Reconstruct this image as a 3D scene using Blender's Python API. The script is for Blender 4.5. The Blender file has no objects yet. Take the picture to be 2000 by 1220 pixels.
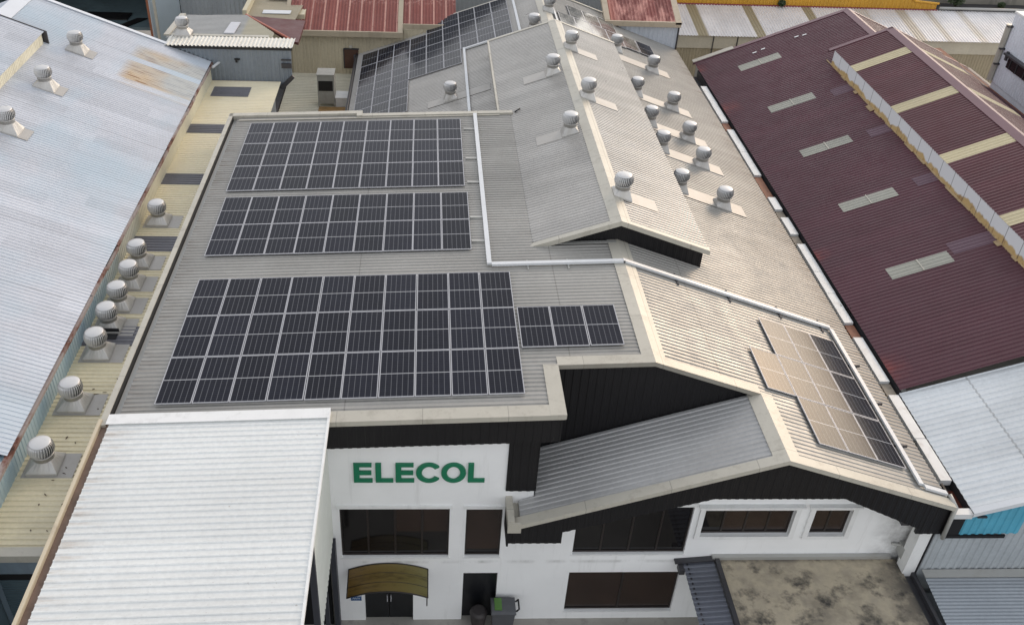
import bpy, bmesh, math, random
from mathutils import Vector, Matrix
R = math.radians
random.seed(7)
scene = bpy.context.scene
COL = scene.collection
EYE = 27.0        # the camera hangs 27 m above the yard; heights below are written relative to it
GROUND = -27.0

# ------------------------------------------------------------------ camera
def make_camera():
    cd = bpy.data.cameras.new('camera'); co = bpy.data.objects.new('camera', cd); COL.objects.link(co)
    cd.sensor_width = 36.0; cd.lens = 36.0 * 1826.15 / 2000.0
    cd.shift_x = (1000 - 922.235) / 2000.0; cd.shift_y = -(610 - 598.0) / 2000.0
    cd.clip_start = 0.1; cd.clip_end = 4000
    yaw, pit, rol = .06411, .61555, .04586
    cy, sy, cp, sp = math.cos(yaw), math.sin(yaw), math.cos(pit), math.sin(pit)
    f = Vector((sy*cp, cy*cp, -sp)); r = Vector((cy, -sy, 0)); u = r.cross(f)
    c, s = math.cos(rol), math.sin(rol)
    r2 = c*r + s*u; u2 = -s*r + c*u
    m = Matrix((r2, u2, -f)).transposed().to_4x4(); m.translation = (0, 0, EYE)
    co.matrix_world = m
    scene.camera = co
make_camera()

# ------------------------------------------------------------------ sky, sun, exposure
SUN_EL, SUN_AZ = 24.0, 41.0      # azimuth: degrees to the right of straight ahead
w = bpy.data.worlds.new('World'); scene.world = w; w.use_nodes = True
nt = w.node_tree
sky = nt.nodes.new('ShaderNodeTexSky'); sky.sky_type = 'NISHITA'; sky.sun_disc = False
sky.sun_elevation = R(SUN_EL); sky.sun_rotation = R(SUN_AZ)
sky.air_density = 1.0; sky.dust_density = 4.0; sky.ozone_density = 1.0; sky.altitude = 50
bg = nt.nodes['Background']; bg.inputs['Strength'].default_value = 0.15
hs = nt.nodes.new('ShaderNodeHueSaturation'); hs.inputs['Saturation'].default_value = .55      # thin high cloud whitens the sky
cm = nt.nodes.new('ShaderNodeMix'); cm.data_type = 'RGBA'; cm.inputs[0].default_value = .65      # thin cloud cover, brighter towards the horizon
tc = nt.nodes.new('ShaderNodeTexCoord'); sx = nt.nodes.new('ShaderNodeSeparateXYZ'); cr = nt.nodes.new('ShaderNodeValToRGB'); mu = nt.nodes.new('ShaderNodeMix'); mu.data_type = 'RGBA'; mu.blend_type = 'MULTIPLY'; mu.inputs[0].default_value = 1
nt.links.new(tc.outputs['Generated'], sx.inputs[0]); nt.links.new(sx.outputs['Z'], cr.inputs[0]); nt.links.new(cr.outputs[0], mu.inputs[6]); mu.inputs[7].default_value = (10, 10, 10, 1); nt.links.new(mu.outputs[2], cm.inputs[7])
cr.color_ramp.elements[0].position = 0; cr.color_ramp.elements[0].color = (.95, .94, .93, 1); cr.color_ramp.elements[1].position = .9; cr.color_ramp.elements[1].color = (.42, .43, .455, 1)
ce = cr.color_ramp.elements.new(.35); ce.color = (.62, .625, .64, 1)
nt.links.new(sky.outputs[0], hs.inputs['Color']); nt.links.new(hs.outputs[0], cm.inputs[6]); nt.links.new(cm.outputs[2], bg.inputs[0])
sl = bpy.data.lights.new('sun', 'SUN'); so = bpy.data.objects.new('sun', sl); COL.objects.link(so)
sl.energy = 0.5; sl.angle = R(17); sl.color = (1.0, .66, .36)
sd = Vector((math.sin(R(SUN_AZ))*math.cos(R(SUN_EL)), math.cos(R(SUN_AZ))*math.cos(R(SUN_EL)), math.sin(R(SUN_EL))))
so.rotation_euler = sd.to_track_quat('Z', 'Y').to_euler(); so.location = (60, 60, 80)
scene.view_settings.view_transform = 'Standard'; scene.view_settings.look = 'None'
scene.view_settings.gamma = 1.0; scene.view_settings.exposure = 0.45

# ------------------------------------------------------------------ node helpers
class N:
    """small wrapper that writes node trees"""
    def __init__(s, name):
        s.m = bpy.data.materials.new(name); s.m.use_nodes = True; s.t = s.m.node_tree
        s.b = s.t.nodes['Principled BSDF']
    def n(s, typ, **kw):
        x = s.t.nodes.new(typ)
        for k, v in kw.items(): setattr(x, k, v)
        return x
    def put(s, sock, v):
        if hasattr(v, 'bl_rna') and v.bl_rna.identifier.startswith('NodeSocket'): s.t.links.new(v, sock)
        else:
            if isinstance(v, (tuple, list)) and len(v) == 3 and len(sock.default_value) == 4: v = (*v, 1)
            sock.default_value = v
    def math(s, op, a, b=0.0, c=None, clamp=False):
        x = s.n('ShaderNodeMath', operation=op, use_clamp=clamp); s.put(x.inputs[0], a); s.put(x.inputs[1], b)
        if c is not None: s.put(x.inputs[2], c)
        return x.outputs[0]
    def mix(s, f, a, b, mode='MIX'):
        x = s.n('ShaderNodeMix', data_type='RGBA', blend_type=mode)
        s.put(x.inputs[0], f); s.put(x.inputs[6], a); s.put(x.inputs[7], b); return x.outputs[2]
    def rng(s, v, a, b, c=0.0, d=1.0):
        x = s.n('ShaderNodeMapRange'); s.put(x.inputs[0], v)
        for i, q in enumerate((a, b, c, d)): s.put(x.inputs[i+1], q)
        return x.outputs[0]
    def pos(s):
        if not hasattr(s, '_p'): s._p = s.n('ShaderNodeNewGeometry').outputs['Position']
        return s._p
    def obj(s):
        if not hasattr(s, '_o'): s._o = s.n('ShaderNodeTexCoord').outputs['Object']
        return s._o
    def xyz(s, v):
        x = s.n('ShaderNodeSeparateXYZ'); s.put(x.inputs[0], v); return x.outputs
    def comb(s, x, y, z):
        c = s.n('ShaderNodeCombineXYZ')
        for i, q in enumerate((x, y, z)): s.put(c.inputs[i], q)
        return c.outputs[0]
    def noise(s, vec, scale=(1, 1, 1), sc=1.0, det=4.0, rough=.6, loc=(0, 0, 0)):
        mp = s.n('ShaderNodeMapping'); s.put(mp.inputs[0], vec); mp.inputs['Scale'].default_value = scale; mp.inputs['Location'].default_value = loc
        x = s.n('ShaderNodeTexNoise'); s.put(x.inputs['Vector'], mp.outputs[0])
        x.inputs['Scale'].default_value = sc; x.inputs['Detail'].default_value = det; x.inputs['Roughness'].default_value = rough
        return x.outputs['Fac']
    def white(s, v):
        x = s.n('ShaderNodeTexWhiteNoise', noise_dimensions='3D'); s.put(x.inputs[0], v); return x.outputs['Value']
    def done(s, base, rough=.5, metal=0.0, **kw):
        s.put(s.b.inputs['Base Color'], base); s.put(s.b.inputs['Roughness'], rough); s.put(s.b.inputs['Metallic'], metal)
        for k, v in kw.items(): s.put(s.b.inputs[k], v)
        return s.m

def hexc(r, g, b):
    f = lambda c: (c/255/12.92) if c <= 10 else ((c/255+.055)/1.055)**2.4
    return (f(r), f(g), f(b))

def roof_mat(name, base, rough=.45, metal=.15, sheet=.76, var=.10, along='X', dirt=(.12, .10, .08), dirt_amt=.25,
             sheet_len=0.0, streak=.5, extra=None, spec=.5, blotch=.12):
    """painted or zinc sheet: sheets differ a little, dirt runs down the ribs, broad weathering"""
    g = N(name); p = g.pos(); X, Y, Z = g.xyz(p)
    a, u = (Y, X) if along == 'X' else (X, Y)
    sid = g.math('FLOOR', g.math('DIVIDE', a, sheet))
    if sheet_len:
        off = g.math('MULTIPLY', g.white(g.comb(sid, 3.3, 1.0)), sheet_len)
        lid = g.math('FLOOR', g.math('DIVIDE', g.math('ADD', u, off), sheet_len))
    else: lid = 0.0
    wv = g.white(g.comb(sid, lid, 0.5))
    k = g.rng(wv, 0, 1, 1-var, 1+var*.55)
    bl = g.rng(g.noise(p, sc=.28, det=5), .3, .7, 1-blotch, 1+blotch)
    k = g.math('MULTIPLY', k, bl)
    c = g.mix(1.0, base, g.comb(k, k, k), 'MULTIPLY')
    sc = (.35, 5.0, .35) if along == 'X' else (5.0, .35, .35)
    st = g.rng(g.noise(p, scale=sc, sc=1.0, det=6, rough=.7), .5, .78, 0, streak)
    big = g.rng(g.noise(p, sc=.6, det=4, loc=(3, 7, 1)), .42, .68, .15, 1)
    c = g.mix(g.math('MULTIPLY', g.math('MULTIPLY', st, big), dirt_amt*2, clamp=True), c, dirt)
    fine = g.rng(g.noise(p, sc=9.0, det=3), .3, .7, .94, 1.05)
    c = g.mix(1.0, c, g.comb(fine, fine, fine), 'MULTIPLY')
    if extra: c = extra(g, c, p, X, Y, Z)
    rr = g.rng(g.noise(p, sc=1.3, det=4, loc=(9, 2, 4)), .3, .7, rough-.07, rough+.1)
    return g.done(c, rr, metal, **{'Specular IOR Level': spec})

def paint_mat(name, base, rough=.5, metal=0.0, var=.08, sc=1.5, dirt=None, amt=.3, obj=False, spec=.5, rnd=0.0):
    g = N(name); p = g.obj() if obj else g.pos()
    k = g.rng(g.noise(p, sc=sc, det=5), .3, .7, 1-var, 1+var*.6)
    if rnd:
        oi = g.n('ShaderNodeObjectInfo').outputs['Random']
        k = g.math('MULTIPLY', k, g.rng(oi, 0, 1, 1-rnd, 1+rnd*.5))
    c = g.mix(1.0, base, g.comb(k, k, k), 'MULTIPLY')
    if dirt:
        st = g.rng(g.noise(p, scale=(2, 2, .5), sc=sc*.8, det=6, rough=.7, loc=(5, 1, 2)), .52, .75, 0, 1)
        c = g.mix(g.math('MULTIPLY', st, amt), c, dirt)
    return g.done(c, rough, metal, **{'Specular IOR Level': spec})

def soft_box(g, v, a, b, e):
    return g.math('MULTIPLY', g.rng(v, a-e, a+e), g.rng(v, b-e, b+e, 1, 0))

# ------------------------------------------------------------------ mesh helpers
ORG = {}
class MB:
    def __init__(s): s.v = []; s.f = []; s.mi = []; s.sm = []
    def face(s, pts, mi=0, smooth=False):
        n = len(s.v); s.v += [tuple(p) for p in pts]; s.f.append(tuple(range(n, n+len(pts)))); s.mi.append(mi); s.sm.append(smooth)
    def hexa(s, b, t, mi=0):
        """b, t: four bottom and four top corners in the same turning order"""
        n = len(s.v); s.v += [tuple(p) for p in b] + [tuple(p) for p in t]
        for f in ((3, 2, 1, 0), (4, 5, 6, 7), (0, 1, 5, 4), (1, 2, 6, 5), (2, 3, 7, 6), (3, 0, 4, 7)):
            s.f.append(tuple(n+i for i in f)); s.mi.append(mi); s.sm.append(False)
    def box(s, x0, x1, y0, y1, z0, z1, mi=0):
        s.hexa([(x0, y0, z0), (x1, y0, z0), (x1, y1, z0), (x0, y1, z0)], [(x0, y0, z1), (x1, y0, z1), (x1, y1, z1), (x0, y1, z1)], mi)
    def slab(s, fn, x0, x1, y0, y1, d0, d1, mi=0):
        """a plate lying on the slope z = fn(x), from d0 to d1 above it"""
        a, b = fn(x0), fn(x1)
        s.hexa([(x0, y0, a+d0), (x1, y0, b+d0), (x1, y1, b+d0), (x0, y1, a+d0)], [(x0, y0, a+d1), (x1, y0, b+d1), (x1, y1, b+d1), (x0, y1, a+d1)], mi)
    def yslab(s, fn, x0, x1, y0, y1, d0, d1, mi=0):
        a, b = fn(y0), fn(y1)
        s.hexa([(x0, y0, a+d0), (x1, y0, a+d0), (x1, y1, b+d0), (x0, y1, b+d0)], [(x0, y0, a+d1), (x1, y0, a+d1), (x1, y1, b+d1), (x0, y1, b+d1)], mi)
    def prism(s, poly, vec, mi=0):
        n = len(s.v); k = len(poly); v = Vector(vec)
        s.v += [tuple(p) for p in poly] + [tuple(Vector(p)+v) for p in poly]
        s.f.append(tuple(range(n, n+k))); s.f.append(tuple(range(n+2*k-1, n+k-1, -1)))
        for i in range(k): s.f.append((n+i, n+k+i, n+k+(i+1) % k, n+(i+1) % k))
        s.mi += [mi]*(k+2); s.sm += [False]*(k+2)
    def tube(s, pts, r, n=8, mi=0, smooth=True, caps=True):
        pts = [Vector(p) for p in pts]; rings = []
        for i, p in enumerate(pts):
            d = (pts[min(i+1, len(pts)-1)] - pts[max(i-1, 0)]).normalized()
            a = d.orthogonal().normalized() if i == 0 else (rings_a - d*rings_a.dot(d)).normalized()
            rings_a = a; b = d.cross(a)
            base = len(s.v)
            rr = r[i] if isinstance(r, (list, tuple)) else r
            s.v += [tuple(p + rr*(math.cos(2*math.pi*j/n)*a + math.sin(2*math.pi*j/n)*b)) for j in range(n)]
            rings.append(base)
        for q in range(len(rings)-1):
            for j in range(n):
                s.f.append((rings[q]+j, rings[q]+(j+1) % n, rings[q+1]+(j+1) % n, rings[q+1]+j)); s.mi.append(mi); s.sm.append(smooth)
        if caps:
            s.f.append(tuple(rings[0]+j for j in reversed(range(n)))); s.f.append(tuple(rings[-1]+j for j in range(n)))
            s.mi += [mi]*2; s.sm += [False]*2
    def lathe(s, c, prof, n=24, mi=0, smooth=True):
        c = Vector(c); base = len(s.v)
        for r, z in prof:
            s.v += [tuple(c + Vector((r*math.cos(2*math.pi*j/n), r*math.sin(2*math.pi*j/n), z))) for j in range(n)]
        for q in range(len(prof)-1):
            for j in range(n):
                s.f.append((base+q*n+j, base+q*n+(j+1) % n, base+(q+1)*n+(j+1) % n, base+(q+1)*n+j)); s.mi.append(mi); s.sm.append(smooth)
        s.f.append(tuple(base+j for j in reversed(range(n)))); s.f.append(tuple(base+(len(prof)-1)*n+j for j in range(n)))
        s.mi += [mi]*2; s.sm += [False]*2
    def corr(s, poly, A, U, pitch=.19, h=.035, kind='trap', mi=0, off=0.0, ph=0.0):
        """ribbed sheet filling a convex polygon; ribs run along U and repeat along A"""
        A = Vector(A).normalized(); U = Vector(U).normalized(); Nn = A.cross(U)
        if Nn.z < -1e-6 or (abs(Nn.z) < 1e-6 and Nn.y > 0): Nn = -Nn
        O = Vector(poly[0]); P2 = [((Vector(p)-O).dot(A), (Vector(p)-O).dot(U)) for p in poly]
        prof = {'trap': [(0, 0), (.42, 0), (.54, 1), (.88, 1), (1, 0)], 'rib': [(0, 0), (.70, 0), (.78, 1), (.92, 1), (1, 0)],
                'sine': [(i/6, .5-.5*math.cos(2*math.pi*i/6)) for i in range(7)]}[kind]
        amin = min(p[0] for p in P2); amax = max(p[0] for p in P2)
        k0 = math.floor((amin-ph)/pitch); k1 = math.ceil((amax-ph)/pitch)
        def clip(pl, a, keep_gt):
            out = []
            for i in range(len(pl)):
                p, q = pl[i], pl[(i+1) % len(pl)]
                ip = (p[0] >= a) if keep_gt else (p[0] <= a); iq = (q[0] >= a) if keep_gt else (q[0] <= a)
                if ip: out.append(p)
                if ip != iq:
                    t = (a-p[0])/(q[0]-p[0]); out.append((a, p[1]+t*(q[1]-p[1])))
            return out
        for k in range(k0, k1+1):
            for (t0, h0), (t1, h1) in zip(prof, prof[1:]):
                a0, a1 = ph+(k+t0)*pitch, ph+(k+t1)*pitch
                if a1 <= amin+1e-6 or a0 >= amax-1e-6: continue
                pl = clip(clip(P2, a0, True), a1, False)
                if len(pl) < 3: continue
                pts = []
                for a, u in pl:
                    tt = min(1, max(0, (a-a0)/(a1-a0))); hh = (h0+(h1-h0)*tt)*h + off
                    pts.append(O + A*a + U*u + Nn*hh)
                n = (pts[1]-pts[0]).cross(pts[2]-pts[1])
                if n.dot(Nn) < 0: pts.reverse()
                s.face(pts, mi)
    def build(s, name, mats, parent=None, base=None):
        me = bpy.data.meshes.new(name)
        o0 = Vector(ORG[parent.name]) if parent is not None else Vector(base or (0, 0, GROUND))
        me.from_pydata([tuple(Vector(v)-o0) for v in s.v], [], s.f)
        for m in (mats if isinstance(mats, (list, tuple)) else [mats]): me.materials.append(m)
        me.polygons.foreach_set('material_index', s.mi); me.polygons.foreach_set('use_smooth', s.sm)
        me.update()
        o = bpy.data.objects.new(name, me); COL.objects.link(o)
        if parent is not None: o.parent = parent
        else: o.location = o0 + Vector((0, 0, EYE))
        ORG[o.name] = tuple(o0)
        return o

def tag(o, label=None, cat=None, group=None, kind=None):
    if label: o['label'] = label
    if cat: o['category'] = cat
    if group: o['group'] = group
    if kind: o['kind'] = kind
    return o
def thing(name, label, cat, base, group=None):
    o = bpy.data.objects.new(name, None); COL.objects.link(o); o.empty_display_size = .3
    o.location = Vector(base) + Vector((0, 0, EYE)); ORG[o.name] = tuple(base)
    return tag(o, label, cat, group)
def clusters(m, gap=.03):
    """separate a builder into builders of pieces that touch one another"""
    par = list(range(len(m.v)))
    def find(i):
        while par[i] != i: par[i] = par[par[i]]; i = par[i]
        return i
    for f in m.f:
        for i in f[1:]: par[find(i)] = find(f[0])
    isl = {}
    for k, f in enumerate(m.f): isl.setdefault(find(f[0]), []).append(k)
    groups = []
    for fs in isl.values():
        vs = [m.v[i] for k in fs for i in m.f[k]]
        lo = [min(v[a] for v in vs)-gap/2 for a in range(3)]; hi = [max(v[a] for v in vs)+gap/2 for a in range(3)]
        g = [lo, hi, list(fs), [(lo, hi)]]
        for q in groups[:]:
            if any(all(lo[a] <= h2[a] and l2[a] <= hi[a] for a in range(3)) for l2, h2 in q[3]):
                g[2] += q[2]; g[3] += q[3]; groups.remove(q)
        groups.append(g)
    out = []
    for g in groups:
        n = MB()
        for k in sorted(g[2]): n.face([m.v[i] for i in m.f[k]], m.mi[k], m.sm[k])
        out.append(n)
    return out
SPLIT = {'verge_capping', 'ridge_capping', 'steel_post', 'tray_bracket', 'downpipe', 'pipe_clip', 'column', 'wheel', 'fascia', 'flashing'}
def part(name, m, mats, parent, label=None):
    if name in SPLIT and not label:
        for c in clusters(m): o = c.build(name, mats, parent)
        return o
    o = m.build(name, mats, parent)
    if label: o['label'] = label
    return o
def dup(root, loc, label, rot=None):
    def cp(o, par):
        c = o.copy(); COL.objects.link(c)
        if par is not None: c.parent = par
        for ch in list(o.children): cp(ch, c)
        return c
    r = cp(root, None); r.location = Vector(loc) + Vector((0, 0, EYE)); r['label'] = label
    if rot is not None: r.rotation_euler = rot
    return r
ORD = ['first', 'second', 'third', 'fourth', 'fifth', 'sixth', 'seventh', 'eighth', 'ninth', 'tenth', 'eleventh']

# ------------------------------------------------------------------ materials
M = {}
def lapline(y0=None, xs=(), wid=.02):
    """dark end-lap seams across the ribs at the given X"""
    def f(g, c, p, X, Y, Z):
        for x in xs:
            m = g.math('LESS_THAN', g.math('ABSOLUTE', g.math('SUBTRACT', X, x)), wid)
            c = g.mix(g.math('MULTIPLY', m, .35), c, (.08, .07, .06))
        return c
    return f
def roof_extra(g, c, p, X, Y, Z):
    c = lapline(xs=(4.45, -2.2, 9.2))(g, c, p, X, Y, Z)
    rib = g.noise(p, scale=(.6, 9, 1), sc=1.0, det=5, rough=.7)
    e = g.math('MULTIPLY', g.math('MAXIMUM', g.rng(X, -7.7, -8.5), g.rng(X, 15.0, 15.85)), g.rng(rib, .45, .62))
    c = g.mix(g.math('MULTIPLY', e, .55, clamp=True), c, hexc(96, 80, 66))
    return c
M['roof'] = roof_mat('grey_roof_sheet', hexc(158, 156, 151), .38, .25, var=.08, dirt=(.15, .13, .10), dirt_amt=.42, extra=roof_extra)
M['roof_mon'] = roof_mat('monitor_roof_sheet', hexc(174, 171, 166), .34, .35, var=.08, dirt=(.14, .13, .12), dirt_amt=.28)
M['roof_low'] = roof_mat('lower_gable_sheet', hexc(174, 174, 173), .42, .15, var=.05, dirt=(.16, .14, .11), dirt_amt=.15)
M['cap'] = paint_mat('beige_capping', hexc(186, 182, 170), .42, .1, .06, .8, (.3, .27, .22), .35)
M['capgrey'] = paint_mat('grey_capping', hexc(176, 176, 172), .4, .25, .06, .8, (.3, .27, .22), .3)
M['black'] = paint_mat('black_cladding', hexc(24, 23, 25), .5, 0, .15, 1.2, spec=.35)
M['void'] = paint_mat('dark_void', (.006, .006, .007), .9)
M['darkgrey'] = paint_mat('dark_grey_steel', hexc(66, 66, 70), .5, .2, .15, 2, (.10, .06, .04), .4)
M['galv'] = paint_mat('galvanised_steel', hexc(172, 172, 172), .35, .6, .08, 2.0)
M['alu'] = paint_mat('aluminium', hexc(182, 183, 188), .45, .2, .03, 2.0)
M['tray'] = paint_mat('white_trunking', hexc(214, 217, 220), .4, .1, .05, 1.0, (.35, .33, .3), .2)
M['dark'] = paint_mat('black_plastic', hexc(30, 30, 32), .5)

def cap_mat():
    g = N('beige_capping'); p = g.pos(); X, Y, Z = g.xyz(p)
    k = g.rng(g.noise(p, sc=.8, det=5), .3, .7, .93, 1.05)
    pc = g.white(g.comb(g.math('FLOOR', g.math('DIVIDE', X, 2.4)), g.math('FLOOR', g.math('DIVIDE', Y, 2.4)), 1.0))
    k = g.math('MULTIPLY', k, g.rng(pc, 0, 1, .95, 1.04))
    c = g.mix(1.0, hexc(186, 182, 170), g.comb(k, k, k), 'MULTIPLY')
    for v in (X, Y):
        j = g.math('LESS_THAN', g.math('FRACT', g.math('DIVIDE', v, 2.4)), .008)
        c = g.mix(g.math('MULTIPLY', j, .45), c, (.09, .08, .07))
    st = g.rng(g.noise(p, scale=(2, 2, .8), sc=1.2, det=7, rough=.75, loc=(5, 1, 2)), .52, .75, 0, .5)
    c = g.mix(st, c, (.22, .19, .15))
    return g.done(c, .42, .1)
M['cap'] = cap_mat()
def wall_white():
    g = N('white_render'); p = g.pos(); X, Y, Z = g.xyz(p)
    k = g.rng(g.noise(p, sc=.5, det=4), .3, .7, .95, 1.03)
    c = g.mix(1.0, hexc(242, 243, 243), g.comb(k, k, k), 'MULTIPLY')
    run = g.rng(g.noise(p, scale=(3.0, 1, .25), sc=1.0, det=6, rough=.7), .56, .8, 0, .35)
    c = g.mix(run, c, hexc(150, 148, 142))
    # dirty line of the first-floor slab
    ln = g.rng(g.math('ABSOLUTE', g.math('SUBTRACT', Z, EYE-24.05)), .02, .1, 1, 0)
    bro = g.rng(g.noise(p, scale=(1.2, 1, 1), sc=1.0, det=5, loc=(2, 5, 8)), .45, .65)
    c = g.mix(g.math('MULTIPLY', g.math('MULTIPLY', ln, bro), .45), c, hexc(120, 118, 112))
    # blotchy grey, darker towards the right end of the wall
    co = g.math('MULTIPLY', g.rng(X, 14.3, 15.6), g.rng(g.noise(p, sc=1.6, det=6, loc=(1, 1, 6)), .4, .65))
    c = g.mix(g.math('MULTIPLY', co, .7), c, hexc(95, 92, 88))
    return g.done(c, .75)
M['white'] = wall_white()
M['trim'] = paint_mat('white_trim', hexc(232, 233, 232), .6, 0, .04, 2, hexc(120, 116, 110), .25)
M['frame'] = paint_mat('dark_window_frame', hexc(44, 38, 36), .4)
def glass(name, base, rough=.07):
    g = N(name); k = g.rng(g.noise(g.pos(), sc=1.2, det=3), .3, .7, .75, 1.2)
    return g.done(g.mix(1.0, base, g.comb(k, k, k), 'MULTIPLY'), rough, 0, **{'Specular IOR Level': .6})
M['glass'] = glass('dark_glass', hexc(24, 22, 22))
M['blind'] = glass('blind_behind_glass', hexc(46, 33, 27), .25)
M['dooring'] = glass('black_door', hexc(22, 24, 28), .3)

def panel_mat(name='solar_cells', base=(.010, .011, .019), line=(.30, .31, .33), rough=.11, spec=.14, dust_sheen_amt=.006, tint=(1, 1, 1)):
    g = N(name); X, Y, Z = g.xyz(g.obj())
    W, L, b = 1.035, 2.10, .026
    cw = (W-2*b)/6; ch = (L-2*b-.03)/24
    fx = g.math('FRACT', g.math('DIVIDE', g.math('SUBTRACT', X, b), cw))
    vx = g.math('GREATER_THAN', g.math('ABSOLUTE', g.math('SUBTRACT', fx, .5)), .5-.010/cw)
    fy = g.math('FRACT', g.math('DIVIDE', g.math('SUBTRACT', Y, b), ch))
    vy = g.math('GREATER_THAN', g.math('ABSOLUTE', g.math('SUBTRACT', fy, .5)), .5-.0035/ch)
    mid = g.math('LESS_THAN', g.math('ABSOLUTE', g.math('SUBTRACT', Y, L/2)), .014)
    oi = g.n('ShaderNodeObjectInfo').outputs['Random']
    k = g.rng(oi, 0, 1, .8, 1.25)
    cell = g.white(g.comb(g.math('FLOOR', g.math('DIVIDE', X, cw)), g.math('FLOOR', g.math('DIVIDE', Y, ch)), oi))
    k = g.math('MULTIPLY', k, g.rng(cell, 0, 1, .9, 1.1))
    c = g.mix(1.0, base, g.comb(k, k, k), 'MULTIPLY')
    c = g.mix(g.math('MULTIPLY', vy, .10), c, line)
    c = g.mix(g.math('MULTIPLY', vx, .30), c, line)
    c = g.mix(mid, c, (.42, .43, .45))
    dust_sheen = g.rng(g.noise(g.obj(), sc=1.7, det=5), .35, .75, 0, dust_sheen_amt)  # thin dust; on the pale rear panels, painted sky sheen
    c = g.mix(dust_sheen, c, (.40, .39, .36))
    return g.done(c, rough, 0, **{'Specular IOR Level': spec, 'Specular Tint': tint})
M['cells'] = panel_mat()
M['cells_gloss'] = panel_mat('amber_glint_solar_cells', (.014, .013, .016), (.3, .3, .3), .17, .34, tint=(1, .78, .50))   # amber specular tint colours the warm sky glint into the glass
M['cells_pale'] = panel_mat('sheen_solar_cells', (.03, .032, .030), (.3, .3, .3), .12, 1.0, .75)  # sky sheen painted as a pale layer over the cells

# ------------------------------------------------------------------ slopes of the main building (z against x, relative to the eye)
zL = lambda x: -17.36 + .04415*(x-6.97)
zR = lambda x: -17.36 - .3515*(x-6.97)
zB = lambda x: -17.36 + .3515*(x-6.97)          # rear left slope
zM = lambda x: -16.44 - .3515*abs(x-6.97)
zG = lambda x: -18.576 + .3515*(x-10.43)        # lower front gable, left slope
def on(fn, pts, d=0.0): return [(x, y, fn(x)+d) for x, y in pts]
def udir(fn, x0, x1): return (x1-x0, 0, fn(x1)-fn(x0))
YA = (0, 1, 0)

# ------------------------------------------------------------------ ground
def ground():
    g = N('yard_concrete'); p = g.pos()
    k = g.rng(g.noise(p, sc=.35, det=6), .3, .7, .7, 1.15)
    c = g.mix(1.0, hexc(168, 165, 158), g.comb(k, k, k), 'MULTIPLY')
    c = g.mix(g.rng(g.noise(p, sc=1.4, det=6, rough=.7), .55, .75, 0, .6), c, (.06, .055, .05))
    m = MB(); m.face([(-1500, -1500, GROUND), (1500, -1500, GROUND), (1500, 1500, GROUND), (-1500, 1500, GROUND)])
    tag(m.build('ground', g.done(c, .85), None, (0, 0, GROUND)), kind='structure')
ground()

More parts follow.
